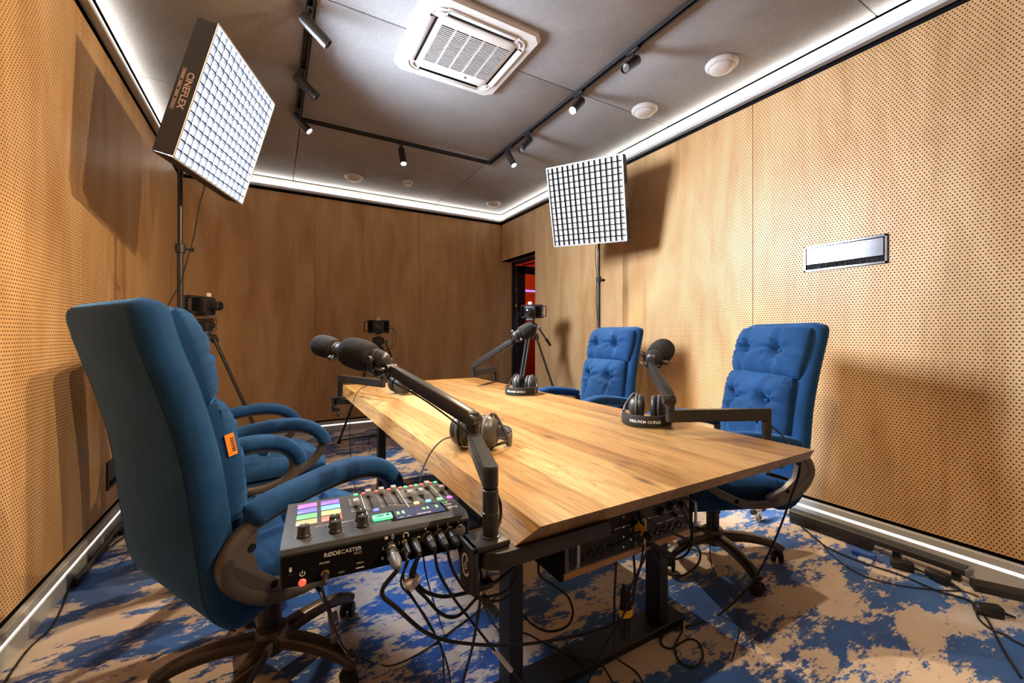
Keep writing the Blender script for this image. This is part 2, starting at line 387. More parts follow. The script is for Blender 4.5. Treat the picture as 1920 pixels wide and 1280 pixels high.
# ================================================================== STRUCTURE
struct('floor', boxo(((XL + XR) / 2, (YF + YB) / 2, -.05), (XR - XL + .5, YB - YF + .5, .1)), 'carpet')
def wall(name, origin, rot, length, edges, z0=.142, z1=2.697, holes=(), backing_gap=None):
    """black backing with separate perforated panels; local X along the wall, local -Y into the room"""
    M = T(*origin) @ RZ(rot)
    bm = BM()
    if backing_gap:
        g0, g1, gz = backing_gap
        box(bm, ((0 + g0) / 2, .075, ZC / 2), (g0, .11, ZC + .1)); 
        if length - g1 > .01: box(bm, ((g1 + length) / 2, .075, ZC / 2), (length - g1, .11, ZC + .1))
        box(bm, ((g0 + g1) / 2, .075, (gz + ZC) / 2 + .03), (g1 - g0, .11, ZC - gz + .06))
    else: box(bm, (length / 2, .075, ZC / 2), (length, .11, ZC + .1))
    w = struct(name, bm, 'shadow_black', M=M)
    for a, b_, *rest in edges:
        za = rest[0] if rest else z0
        zb = rest[1] if len(rest) > 1 else z1
        obj('panel', boxo(((b_ - a) / 2, 0, (zb - za) / 2), (b_ - a - .003, .018, zb - za), .001, 1), 'perforated_birch', w, T(a, .011, za), smooth=0)
    return w
pw = 1.2125
# back wall: local x = world x - XL, facing -Y
wall('wall_back', (XL, YB, 0), 0, XR - XL, [(0, 1.215), (1.215, 2.427), (2.427, 3.637)])
# right wall facing -X, local x runs from the back (Y=YB) towards the camera; doorway for the first 0.88 m
DW = .88; DH = 2.177
wall('wall_right', (XR, YB, 0), -90, YB - YF, [(0, DW, DH), (DW, 1.18), (1.18, 2.385), (2.385, 3.59), (3.59, 4.802), (4.802, 6.01), (6.01, 6.51)], backing_gap=(0.0005, DW, DH))
# left wall facing +X, local x runs from behind the camera to the back
wall('wall_left', (XL, YF, 0), 90, YB - YF, [(0, .445), (.445, 1.657), (1.657, 2.869), (2.869, 4.081), (4.081, 5.293), (5.293, 6.51)])
wall('wall_front', (XR, YF, 0), 180, XR - XL, [(0, 1.21), (1.21, 2.42), (2.42, 3.637)])
# ceiling: slab with felt boards, joints 5 mm
cl = struct('ceiling', boxo(((XL + XR) / 2, (YF + YB) / 2, ZC + .09), (XR - XL + .4, YB - YF + .4, .1)), 'shadow_black')
xs = [XL + .014, .19, 1.848, XR - .014]; ys = [YF + .014, -.42, .945, 2.302, 3.60, YB - .014]
for i in range(3):
    for j in range(5):
        x0, x1, y0, y1 = xs[i], xs[i + 1], ys[j], ys[j + 1]
        obj('felt_board', boxo((0, 0, .0135), (x1 - x0 - .006, y1 - y0 - .006, .025), .003, 2), 'grey_felt', cl, T((x0 + x1) / 2, (y0 + y1) / 2, ZC))
# baseboards (brushed aluminium with a lit line) and cornice trim, profiles swept along each wall
base_sec = [(0, 0), (.022, 0), (.022, .074), (.014, .078), (.014, .088), (.022, .092), (.022, .122), (.016, .126), (0, .126)]
corn_sec = [(0, 2.726), (.040, 2.726), (.040, 2.747), (.032, 2.755), (0, 2.755)]
def run(sec, p0, p1, inward):
    bm = BM(); rs = []
    for p in (p0, p1): rs.append([Vector((p[0] + inward[0] * d, p[1] + inward[1] * d, z)) for d, z in sec])
    return rings(bm, rs)
runs = {'left': ((XL, YF), (XL, YB), (1, 0)), 'back': ((XL, YB), (XR, YB), (0, -1)), 'right': ((XR, YF), (XR, YB - DW - .002), (-1, 0)), 'front': ((XL, YF), (XR, YF), (0, 1))}
ntrim = 0
for side, (p0, p1, inw) in runs.items():
    bb = struct('baseboard_' + side, run(base_sec, p0, p1, inw), 'aluminium', smooth=25)
    obj('light_line', run([(.0142, .0795), (.0185, .0795), (.0185, .0865), (.0142, .0865)], p0, p1, inw), 'led_strip', bb)
    if side == 'right': p1 = (XR, YB)
    ntrim += 1
    tr = struct('trim_%d' % ntrim, run(corn_sec, p0, p1, inw), 'aluminium', smooth=25)
    obj('light_line', run([(.012, 2.7552), (.028, 2.7552), (.028, 2.7562), (.012, 2.7562)], p0, p1, inw), 'led_strip', tr)
    obj('cornice_band', run([(.0, 2.755), (.006, 2.755), (.006, ZC - .004), (0, ZC - .004)], p0, p1, inw), 'cornice_white', tr)
# joints in the aluminium baseboard (thin butt covers)
for y_ in (1.30, 3.4): pass
# doorway lining, recessed 0.15 m into the right wall; the back wall runs on into the reveal
lin = struct('trim_5', boxo((XR + .080, YB + .012, DH / 2 + .01), (.200, .030, DH - .02)), 'birch')
obj('soffit', boxo((XR + .0925, YB - DW / 2, DH + .006), (.165, DW, .012)), 'birch', lin)
obj('side_lining', boxo((XR + .0925, YB - DW + .003, DH / 2), (.165, .012, DH)), 'birch', lin)
dr = struct('door_1', boxo((XR + .195, YB - .022, DH / 2), (.05, .042, DH)), 'satin_black')
obj('frame_head', boxo((XR + .195, YB - DW / 2, DH - .02), (.05, DW - .002, .04)), 'satin_black', dr)
obj('frame_side', boxo((XR + .195, YB - DW + .022, DH / 2), (.05, .042, DH)), 'satin_black', dr)
# leaf swung fully open into the red corridor
leaf = BM(); lx0 = XR + .215; ly = YB - .075; lw = .80; lh = 2.115
for c, s in (((lx0 + .065, ly, lh / 2 + .01), (.13, .045, lh)), ((lx0 + lw - .065, ly, lh / 2 + .01), (.13, .045, lh)), ((lx0 + lw / 2, ly, lh - .045), (lw, .045, .11)), ((lx0 + lw / 2, ly, .13), (lw, .045, .24))): box(leaf, c, s, .002, 1)
obj('door_leaf', leaf, 'satin_black', dr)
obj('door_pane', boxo((lx0 + lw / 2, ly, 1.14), (lw - .25, .008, 1.80)), 'pane_glass', dr)
obj('door_handle', cyl(cyl(BM(), (lx0 + lw - .06, ly - .02, 1.0), (lx0 + lw - .06, ly - .07, 1.0), .009), (lx0 + lw - .06, ly - .065, 1.0), (lx0 + lw - .18, ly - .065, 1.0), .009), 'chrome', dr)
# corridor beyond the door, painted red
cx0, cx1, cy0, cy1 = XR + .13, 5.6, 3.2, 6.9
co = BM()
box(co, ((cx0 + cx1) / 2, cy1 + .05, 1.3), (cx1 - cx0, .1, 2.8)); box(co, (cx1 + .05, (cy0 + cy1) / 2, 1.3), (.1, cy1 - cy0 + .2, 2.8)); box(co, ((cx0 + cx1) / 2, cy0 - .05, 1.3), (cx1 - cx0, .1, 2.8))
box(co, (cx0 - .06, YB + .11 + (cy1 - YB - .11) / 2, 1.3), (.1, cy1 - YB - .12, 2.8))
cw = struct('wall_corridor', co, 'red_wall')
obj('corridor_floor', boxo(((cx0 + cx1) / 2, (cy0 + cy1) / 2, -.03), (cx1 - cx0, cy1 - cy0, .058)), 'matte_black', cw)
cc = obj('corridor_ceiling', boxo(((cx0 + cx1) / 2, (cy0 + cy1) / 2, 2.52), (cx1 - cx0, cy1 - cy0, .06)), 'red_wall', cw)
for k in range(9): obj('ceiling_slat', boxo((cx0 + .2 + k * .27, (cy0 + cy1) / 2, 2.48), (.03, cy1 - cy0 - .02, .02)), 'satin_black', cw)
obj('purple_light_line', boxo((4.1, cy1 - .012, 1.99), (2.0, .02, .03)), 'purple_led', cw)
obj('orange_light_line', boxo((4.1, cy1 - .012, 1.69), (2.0, .02, .035)), 'orange_led', cw)
cl_ = bpy.data.lights.new('corridor_lamp', 'POINT'); cl_.energy = 15; cl_.color = (1, .32, .10); cl_.shadow_soft_size = .12
clo = bpy.data.objects.new('corridor_lamp', cl_); C.objects.link(clo); clo.location = (4.3, 5.9, 2.3)

# ================================================================== CEILING FITTINGS
# black surface track: left run, back run, right run
tr = thing('lighting_track', 'black U-shaped lighting track screwed under the grey felt ceiling', 'lighting track')
def track(p0, p1):
    a, b_ = Vector(p0), Vector(p1); d = (b_ - a).normalized(); s = Vector((-d.y, d.x, 0))
    bm = BM(); sec = [(-.018, 0), (-.018, -.022), (-.011, -.022), (-.011, -.007), (.011, -.007), (.011, -.022), (.018, -.022), (.018, 0)]
    rings(bm, [[p + s * x + Vector((0, 0, z)) for x, z in sec] for p in (a, b_)])
    return obj('track_rail', bm, 'satin_black', tr, smooth=0)
ZT = ZC + .001
track((.165, -.9, ZT), (.165, 3.642, ZT)); track((.147, 3.66, ZT), (1.873, 3.66, ZT)); track((1.855, -.9, ZT), (1.855, 3.642, ZT))
for x_, y_ in ((.165, 3.66), (1.855, 3.66)): obj('corner_joint', boxo((x_, y_, ZT - .012), (.042, .042, .024), .002, 1), 'satin_black', tr)

def spotlight(label, x, y, aim, lit=0, back=.05, size=42, blend=.5):
    t = thing('track_spotlight', label, 'spotlight', (x, y, 0), group='spotlights on the ceiling track')
    zt = ZT - .022; d = Vector(aim).normalized(); piv = Vector((0, 0, zt - .072))
    obj('adapter', boxo((0, 0, zt - .006), (.026, .09, .014), .003, 1), 'satin_black', t)
    obj('stem', cyl(cyl(BM(), (0, 0, zt - .012), (0, 0, zt - .055), .007), (0, 0, zt - .05), piv, .010), 'satin_black', t)
    a = piv - d * back; F = frame(a, d); Lh = .165; r = .029
    obj('lamp_body', lathe(BM(), [(.002, 0), (r - .003, 0), (r, .003), (r, Lh - .012), (r - .0015, Lh - .011), (r - .0015, Lh - .008), (r, Lh - .007), (r, Lh), (r - .004, Lh), (r - .005, Lh - .014), (.001, Lh - .014)], F), 'arm_black', t)
    obj('lens', lathe(BM(), [(.001, Lh - .0135), (r - .006, Lh - .0135), (r - .006, Lh - .010), (.010, Lh - .008), (.001, Lh - .0075)], F), 'lamp_lens' if lit else 'lamp_off', t)
    if lit:
        l = bpy.data.lights.new('spot_lamp', 'SPOT'); l.energy = lit; l.color = WARM; l.spot_size = R(size); l.spot_blend = blend; l.shadow_soft_size = .022
        o = bpy.data.objects.new('spot_lamp', l); C.objects.link(o); o.parent = t
        o.matrix_local = T(*(a + d * (Lh + .004))) @ (-d).to_track_quat('Z', 'Y').to_matrix().to_4x4()
    return t
spotlight('unlit spotlight highest up in the picture on the left ceiling track, tilted across the room', .165, 2.40, (.75, -.02, -.62))
spotlight('grey cylinder spotlight in the middle of the left track, tilted towards the table', .165, 2.98, (.74, .0, -.62), back=.06)
spotlight('spotlight at the far left corner of the ceiling track, lens faintly lit', .165, 3.50, (.62, -.25, -.72), 60)
spotlight('lit spotlight hanging alone from the back run of the ceiling track', .985, 3.66, (.02, -.38, -.92), 220, back=.03, size=75)
spotlight('unlit black spotlight on the right track nearest the air conditioner grille', 1.855, 1.77, (-.74, -.16, -.62))
spotlight('lit spotlight on the right track just below the corner of the air conditioner', 1.855, 2.277, (-.66, -.22, -.70), 185, size=60)
spotlight('unlit spotlight second from the far right corner of the ceiling track', 1.855, 2.952, (-.62, -.12, -.76))
spotlight('lit spotlight at the far right corner of the ceiling track, aimed down', 1.855, 3.262, (.16, -.46, -.84), 210, size=60)
# two more on the same run, above and behind the picture's upper edge; they throw the warm light on the left wall
spotlight('spotlight on the right track above the picture edge aimed at the left wall', 1.855, .80, (-.86, .40, -.42), 230, size=75, blend=.6)
spotlight('spotlight on the right track behind the camera aimed at the left wall', 1.855, -.25, (-.74, .58, -.36), 210, size=75, blend=.6)

spotlight('added unseen spotlight on the left track above the camera, brightening the right floor', .165, .20, (.52, .34, -.80), 150, size=62, blend=.7)  # extra lamp out of view, put in only to lift the near right carpet

def air_conditioner():
    h = .345; t = thing('air_conditioner', 'white four-way cassette air conditioner with square slatted grille in the ceiling', 'air conditioner', (.992, 2.285, ZC))
    c = .045
    def octo(s, k): return [(s - k, -s), (s, -s + k), (s, s - k), (s - k, s), (-s + k, s), (-s, s - k), (-s, -s + k), (-s + k, -s)]
    bm = BM(); rings(bm, [[Vector((x, y, z)) for x, y in octo(s, k)] for s, k, z in ((h, c, .002), (h, c, -.018), (h - .012, c, -.030), (h - .07, c * 1.2, -.034))], True)
    obj('panel_frame', bm, 'white_plastic', t, smooth=20)
    # raised inner square with rounded corners
    def rsq(s, r, n=6): return [(x, y) for x, y in rsec(2 * s, 2 * s, r, n)]
    bm = BM(); rings(bm, [[Vector((x, y, z)) for x, y in rsq(s, r)] for s, r, z in ((.235, .05, -.030), (.235, .05, -.040), (.225, .045, -.046))])
    body = obj('intake_panel', bm, 'white_plastic', t, smooth=30)
    for k in range(4):
        M = RZ(90 * k)
        obj('air_slot', boxo((0, -.258, -.0345), (.40, .042, .003), .001, 1, M), 'shadow_black', t)
        obj('louvre_vane', boxo((0, 0, 0), (.395, .034, .005), .002, 2, M @ T(0, -.268, -.038) @ RX(-24 if k in (2,) else 14)), 'white_plastic', t)
        obj('slot_lip', boxo((0, -.284, -.036), (.42, .008, .008), .002, 1, M), 'white_plastic', t)
        b2 = BM(); torus(b2, .062, .004, M @ T(.215, -.215, -.036), 10, 6, -90, 0); torus(b2, .036, .004, M @ T(.215, -.215, -.038), 10, 6, -90, 0)
        obj('corner_rib', b2, 'white_plastic', t)
    cw_ = .072
    for i in range(5):
        cx = -.172 + i * .086
        obj('grille_bed', boxo((cx, -.012, -.0465), (cw_, .325, .002)), 'shadow_black', body)
        bm = BM()
        for k in range(24): box(bm, (cx, -.168 + k * .01355, -.0485), (cw_ + .002, .0052, .004))
        o = obj('grille_slats', bm, 'white_plastic', body, smooth=0); o['kind'] = 'stuff'
    obj('receiver_window', boxo((.085, .186, -.0465), (.016, .012, .002)), 'shadow_black', body)
    for k in range(4): obj('indicator', boxo((-.01 + k * .017, .188, -.0463), (.006, .0025, .0015)), 'grey_plastic', body)
    return t
air_conditioner()

def valve(label, x, y):
    t = thing('air_valve', label, 'air vent', (x, y, ZC), group='round air valves in the ceiling')
    obj('flange', lathe(BM(), [(.092, 0), (.096, -.006), (.094, -.018), (.080, -.030), (.070, -.028), (.066, -.010), (.066, .0)], seg=32, caps=False), 'white_plastic', t)
    obj('throat', lathe(BM(), [(.066, -.004), (.001, -.004)], seg=24), 'shadow_black', t)
    obj('valve_disc', lathe(BM(), [(.001, -.020), (.050, -.022), (.072, -.028), (.074, -.034), (.066, -.044), (.035, -.052), (.001, -.054)], seg=32), 'white_plastic', t)
    obj('spindle', cyl(BM(), (0, 0, -.003), (0, 0, -.022), .006), 'grey_plastic', t)
valve('round white air valve in the ceiling, nearest the camera above the right wall', 2.446, 1.595)
valve('round white air valve in the ceiling between the nearest one and the right softbox', 2.432, 2.207)
valve('round white air valve in the ceiling near the back wall, left of the smoke detector', .753, 4.72)
valve('round white air valve in the ceiling by the far corner over the door', 2.47, 4.76)
t = thing('smoke_detector', 'small white smoke detector on the ceiling in front of the back wall', 'smoke detector', (1.30, 4.58, ZC))
obj('detector_base', lathe(BM(), [(.056, 0), (.058, -.008), (.055, -.018)], seg=28), 'white_plastic', t)
obj('detector_head', lathe(BM(), [(.048, -.018), (.046, -.032), (.038, -.044), (.020, -.050), (.001, -.051)], seg=28), 'white_plastic', t)
for k in range(6): obj('sensor_slot', boxo((.044 * math.cos(k), .044 * math.sin(k), -.034), (.012, .012, .006)), 'shadow_black', t)

# ================================================================== SOFTBOXES AND STANDS
def glow(name, col, e):
    m_, nt_, b_ = nodes(name); b_.inputs['Base Color'].default_value = (.8, .8, .8, 1); b_.inputs['Emission Color'].default_value = (*col, 1); b_.inputs['Emission Strength'].default_value = e
glow('key_diffuser', COOL, 215); glow('fill_diffuser', (.93, .96, 1), .48)
plain('grid_cloth', (.007, .007, .010), .8, spec=.1); plain('softbox_cloth', (.022, .023, .027), .7, bump=.2, bscale=400); plain('rim_tape', (.45, .46, .48), .4, .5)
plain('pink_print', (.50, .36, .33), .7)
def softbox(label, o, z, up, mat, text_side, mirror=1):
    F = frame(o, z, up); s = .66; h = s / 2; dp = .088
    t = thing('softbox', label, 'softbox', M=F)
    bm = BM()
    for k in range(4):
        M = RZ(90 * k); box(bm, (h - .003, 0, -dp / 2), (.006, s - .012, dp), .002, 1, M)
    box(bm, (0, 0, -dp + .003), (s - .013, s - .013, .006), .002, 1)
    obj('cloth_shell', bm, 'softbox_cloth', t, smooth=0)
    bm = BM()
    for k in range(4): box(bm, (h - .003, 0, .0015), (.010, s, .004), .001, 1, RZ(90 * k))
    obj('rim', bm, 'rim_tape', t, smooth=0)
    obj('diffuser', boxo((0, 0, -.024), (s - .014, s - .014, .004)), mat, t, smooth=0)
    n = 14; st = boxo((0, 0, -.011), (.0065, s - .014, .021))
    g0 = obj('grid_strip', st, 'grid_cloth', t, smooth=0)
    for a in (0, 90):
        for k in range(1, n):
            M = RZ(a) @ T(-h + k * s / n, 0, 0)
            if a == 0 and k == 1: g0.matrix_local = M; continue
            c = g0.copy(); C.objects.link(c); c.parent = t; c.matrix_local = M
    # name printed on the side wall, reading along it
    sx = text_side
    M = T(sx * (h + .0006), .05, -dp * .42) @ RZ(90 * sx) @ RX(90) @ RZ(180 if mirror < 0 else 0)
    M = T(sx * (h + .0006), 0, -dp * .46) @ Matrix(((0, 0, sx, 0), (-sx * mirror, 0, 0, 0), (0, -mirror, 0, 0), (0, 0, 0, 1))) @ RZ(180) @ T(.02, -.004, 0)
    text('CINEFLEX', .040, 'pink_print', t, M @ T(0, .008, 0), 'print', bold=True)
    bm = BM()
    for c_, s_ in (((0, -.0165, 0), (.20, .0012, .0006)), ((0, -.0285, 0), (.20, .0012, .0006)), ((-.0994, -.0225, 0), (.0012, .012, .0006)), ((.0994, -.0225, 0), (.0012, .012, .0006))): box(bm, c_, s_)
    rp = random.Random(5)
    for k_ in range(17):
        if k_ in (4, 8, 12): continue
        box(bm, (-.088 + k_ * .011, -.0225, 0), (rp.uniform(.005, .0085), .006, .0006))
    obj('print_bar', bm, 'pink_print', t, M, smooth=0)
    # tilt bracket behind
    obj('mount_plate', boxo((0, 0, -dp - .010), (.20, .20, .018), .004, 1), 'satin_black', t)
    return t, F
SB1, F1 = softbox('large square softbox glowing white on the tall stand beside the left wall', (-.193, 2.662, 2.241), (.888, -.333, -.271), (.26, -.08, .95), 'key_diffuser', -1, 1)
SB2, F2 = softbox('square grid softbox on the stand behind the right-hand chairs, dimmer and greyer', (2.244, 2.664, 2.214), (-.855, -.421, -.298), (-.25, -.17, .95), 'fill_diffuser', 1, 1)
def light_stand(label, base, top, rot, F):
    t = thing('light_stand', label, 'light stand', (base[0], base[1], 0), group='softbox stands')
    secs = [(.30, .95, .0175), (.93, 1.62, .0150), (1.60, top, .0125)]
    for a, b_, r in secs: obj('pole_section', cyl(BM(), (0, 0, a), (0, 0, b_), r), 'arm_black', t)
    for z_ in (.95, 1.62):
        k = obj('collar', lathe(BM(), [(.018, z_ - .03), (.024, z_ - .028), (.025, z_ + .018), (.018, z_ + .022)]), 'satin_black', t)
        obj('clamp_knob', cyl(cyl(BM(), (.02, 0, z_ - .005), (.045, 0, z_ - .005), .006), (.045, 0, z_ - .005), (.062, 0, z_ - .005), .013), 'satin_black', k)
    obj('leg_hub', lathe(BM(), [(.020, .62), (.027, .625), (.027, .675), (.020, .68)]), 'satin_black', t)
    obj('brace_hub', lathe(BM(), [(.020, .28), (.026, .285), (.026, .325), (.020, .33)]), 'satin_black', t)
    for k in range(3):
        a = R(rot + 120 * k); d = Vector((math.cos(a), math.sin(a), 0))
        lg = obj('leg', cyl(BM(), d * .026 + Vector((0, 0, .65)), d * .33 + Vector((0, 0, .016)), .010), 'arm_black', t)
        obj('rubber_foot', lathe(BM(), [(.001, -.001), (.013, .0), (.014, .02), (.010, .03)], T(*(d * .33))), 'rubber', lg)
        obj('brace', cyl(BM(), d * .024 + Vector((0, 0, .30)), d * .175 + Vector((0, 0, .335)), .006), 'arm_black', t)
    # swivel head up to the softbox plate
    p = Vector((0, 0, top)); loc = F.inverted()
    q = F @ Vector((0, 0, -.108)) - Vector((base[0], base[1], 0))
    obj('swivel_head', cyl(cyl(BM(), p - Vector((0, 0, .04)), p + Vector((0, 0, .03)), .018), p + Vector((0, 0, .015)), q, .014), 'satin_black', t)
    obj('tilt_knob', cyl(BM(), p + Vector((.0, -.03, .012)), p + Vector((0, -.055, .012)), .017), 'satin_black', t)
    return t
light_stand('tall black tripod stand carrying the glowing softbox near the left wall', (-.455, 2.955), 2.16, 30, F1)
light_stand('tall black tripod stand carrying the grid softbox near the right wall', (2.50, 2.79), 2.15, 30, F2)

# ================================================================== WALL FITTINGS
def brush_outlet(label, M, plate):
    t = thing('cable_brush_outlet', label, 'cable outlet', M=M)   # local X along the wall, Z up, -Y into the room
    w, h, f = .402, .157, .0135
    bm = BM(); out = [(-w / 2, -h / 2), (w / 2, -h / 2), (w / 2, h / 2), (-w / 2, h / 2)]
    for c, s in (((0, 0, h / 2 - f / 2), (w, .012, f)), ((0, 0, -h / 2 + f / 2), (w, .012, f)), ((w / 2 - f / 2, 0, 0), (f, .012, h)), ((-w / 2 + f / 2, 0, 0), (f, .012, h))): box(bm, c, s, .002, 1)
    obj('frame', bm, plate, t)
    obj('recess', boxo((0, .003, 0), (w - .02, .004, h - .02)), 'shadow_black', t)
    obj('flap', boxo((0, -.002, .014), (w - 2 * f - .008, .004, h - 2 * f - .034), .001, 1), plate, t)
    bm = BM(); rnd = random.Random(3)
    for k in range(170):
        x_ = -w / 2 + f + .004 + k * (w - 2 * f - .008) / 170; box(bm, (x_, -.002, -h / 2 + f + .012), (.0011, .0014, .026), 0, 1, T(x_, 0, 0) @ RY(rnd.uniform(-9, 9)) @ T(-x_, 0, 0))
    o = obj('brush_bristles', bm, 'rubber', t, smooth=0); o['kind'] = 'stuff'
    return t
plain('satin_steel', (.20, .22, .26), .13, .85)
brush_outlet('satin metal cable outlet with brush strip on the right wall', T(XR - .002, 1.104, 1.589) @ RZ(-90), 'satin_steel')
brush_outlet('black cable outlet low on the left wall, half hidden by the nearest chair', T(XL + .002, 3.33, .335) @ RZ(90), 'satin_black')

# ================================================================== TABLE
tb = thing('conference_table', 'long oak plank conference table with sloping edges on black steel legs', 'table', (1.0, 2.0, 0))
TZ, TH = .75, .045
def tl(x, y, z): return Vector((x - 1.0, y - 2.0, z))
top = bpy.data.objects.new('tabletop', None); C.objects.link(top); top.parent = tb
cuts = [.420, .548, .640, .757, .868, .958, 1.072, 1.166, 1.262, 1.376, 1.470, 1.585]
y0, y1 = .68, 3.335
for i in range(len(cuts) - 1):
    a, b_ = cuts[i] + .0004, cuts[i + 1] - .0004
    at, bt = (a + .038 if i == 0 else a), (b_ - .040 if i == len(cuts) - 2 else b_)
    ym = [y0, (y0 + y1) / 2, y1]
    xm = (a + b_) / 2
    secs = []
    for yt, yb in ((y0, y0 + .036), ((y0 + y1) / 2, (y0 + y1) / 2), (y1, y1 - .036)):
        secs.append([Vector((at - xm, yt - 2, TH)), Vector((bt - xm, yt - 2, TH)), Vector((b_ - xm, yb - 2, 0)), Vector((a - xm, yb - 2, 0))])
    o = obj('plank', rings(BM(), secs), 'oak', top, T(xm - 1.0, 0, TZ - TH), smooth=0)
# black steel leg frames
for yy in (1.115, 2.90):
    lf = obj('leg_frame', boxo(tl(.97, yy, .015), (.86, .105, .030), .004, 1), 'steel_black', tb)
    for xx in (.640, 1.295): obj('leg_column', boxo(tl(xx, yy, .355), (.048, .072, .65), .003, 1), 'steel_black', lf)
    obj('cross_bar', boxo(tl(.97, yy, .6915), (.98, .072, .026), .003, 1), 'steel_black', lf)
for xx in (.72, 1.22): obj('under_rail', boxo(tl(xx, 2.0, .6925), (.05, 1.70, .024), .003, 1), 'steel_black', tb)
# bracket boards sticking out under the corners for the microphone arms
def arm_board(x0, x1, yc, side, w=.10):
    n = 8; poly = []
    r = w / 2
    if side < 0:
        poly = [(x1, yc - r), (x1, yc + r)] + [(x0 + r + r * math.cos(R(90 + 180 * k / n)), yc + r * math.sin(R(90 + 180 * k / n))) for k in range(n + 1)]
    else:
        poly = [(x0, yc + r), (x0, yc - r)] + [(x1 - r + r * math.cos(R(-90 + 180 * k / n)), yc + r * math.sin(R(-90 + 180 * k / n))) for k in range(n + 1)]
    return obj('arm_board', prism(BM(), [(x - 1.0, y - 2.0) for x, y in poly], .672, .7045), 'dark_wood', tb, smooth=30)
arm_board(.346, .665, .755, -1); arm_board(1.34, 1.652, .870, 1); arm_board(.346, .70, 2.955, -1); arm_board(1.34, 1.652, 3.08, 1)
# shelf that carries the mixer, fixed to the underside
obj('mixer_shelf', boxo(tl(.30, .985, .6635), (.40, .15, .008), .001, 1), 'steel_black', tb)
obj('shelf_bracket', boxo(tl(.47, .985, .6825), (.06, .14, .044), .002, 1), 'steel_black', tb)
# rack shelf under the near end
RX0, RX1 = .645, 1.142
rk = obj('rack_shelf', boxo(tl((RX0 + RX1) / 2, 1.0, .507), (RX1 - RX0, .30, .018), .001, 1), 'light_ply', tb)
for xx in (RX0 - .007, RX1 + .007): obj('rack_cheek', boxo(tl(xx, 1.0, .6015), (.012, .30, .207), .001, 1), 'shadow_black', rk)

def rack_unit():
    t = thing('rack_interface', 'black rack-mount audio interface with sockets and knobs hung under the table end', 'audio interface', ((RX0 + RX1) / 2, .85, .516))
    w = RX1 - RX0 - .008; h = .122
    obj('chassis', boxo((0, .14, h / 2), (w - .03, .26, h - .002), .001, 1), 'matte_black', t)
    fp = obj('front_panel', boxo((0, .004, h / 2), (w, .006, h - .001), .001, 1), 'grey_plastic', t)
    obj('panel_divider', boxo((0, -.0005, h * .62), (w - .01, .004, .0015)), 'label_white', fp)
    obj('lower_plate', boxo((-.115, -.0002, h / 2), (w / 2 - .012, .004, h * .92), .001, 1), 'matte_black', fp)
    obj('upper_plate', boxo((.125, -.0002, h / 2), (w / 2 - .030, .004, h * .92), .001, 1), 'tray_grey', fp)
    def xlr(x, z, r=.0115):
        o = obj('xlr_socket', lathe(BM(), [(r, 0), (r, .004), (r * .82, .004), (r * .80, -.004), (.001, -.004)], T(x, -.002, z) @ RX(90), 18), 'satin_black', fp)
        bm = BM()
        for k in range(3): cyl(bm, (x + .0045 * math.cos(R(90 + 120 * k)), -.002, z + .0045 * math.sin(R(90 + 120 * k))), (x + .0045 * math.cos(R(90 + 120 * k)), -.0045, z + .0045 * math.sin(R(90 + 120 * k))), .0014, seg=6)
        obj('pins', bm, 'chrome', o)
    for k in range(4): xlr(-.195 + k * .034, .030)
    for k in range(4): xlr(-.195 + k * .034, .080)
    for k in range(5): xlr(.065 + k * .031, .028)
    for k, (x, z, r) in enumerate(((.105, .088, .012), (.150, .094, .012), (.195, .090, .009), (.165, .066, .006))):
        kb = obj('knob', lathe(BM(), [(r * 1.1, 0), (r, .004), (r * .9, .016), (r * .8, .018), (.001, .018)], T(x, -.002, z) @ RX(90), 18), 'satin_black', fp)
        obj('pointer', boxo((x, -.0208, z + r * .5), (.0015, .0008, r)), 'label_white', kb)
    for k in range(7): obj('screw', lathe(BM(), [(.004, 0), (.003, .003), (.001, .003)], T(-.045 + (k % 2) * .028, -.002, .02 + k * .014) @ RX(90), 10), 'chrome', fp)
    for k in range(3): obj('print_mark', boxo((.036 + k * .010, -.0025, .075), (.006, .0005, .012)), 'label_white', fp)
    for k in range(3): obj('print_line', boxo((.10 + k * .05, -.0025, .052), (.035, .0005, .002)), 'label_white', fp)
    for x in (-w / 2 + .018, .012, w / 2 - .012):
        obj('handle', tube(BM(), [(x, .0, .024), (x, -.022, .024), (x, -.030, .034), (x, -.030, h - .034), (x, -.022, h - .024), (x, 0, h - .024)], .0042, n=4), 'nickel', t)
    return t
rack_unit()

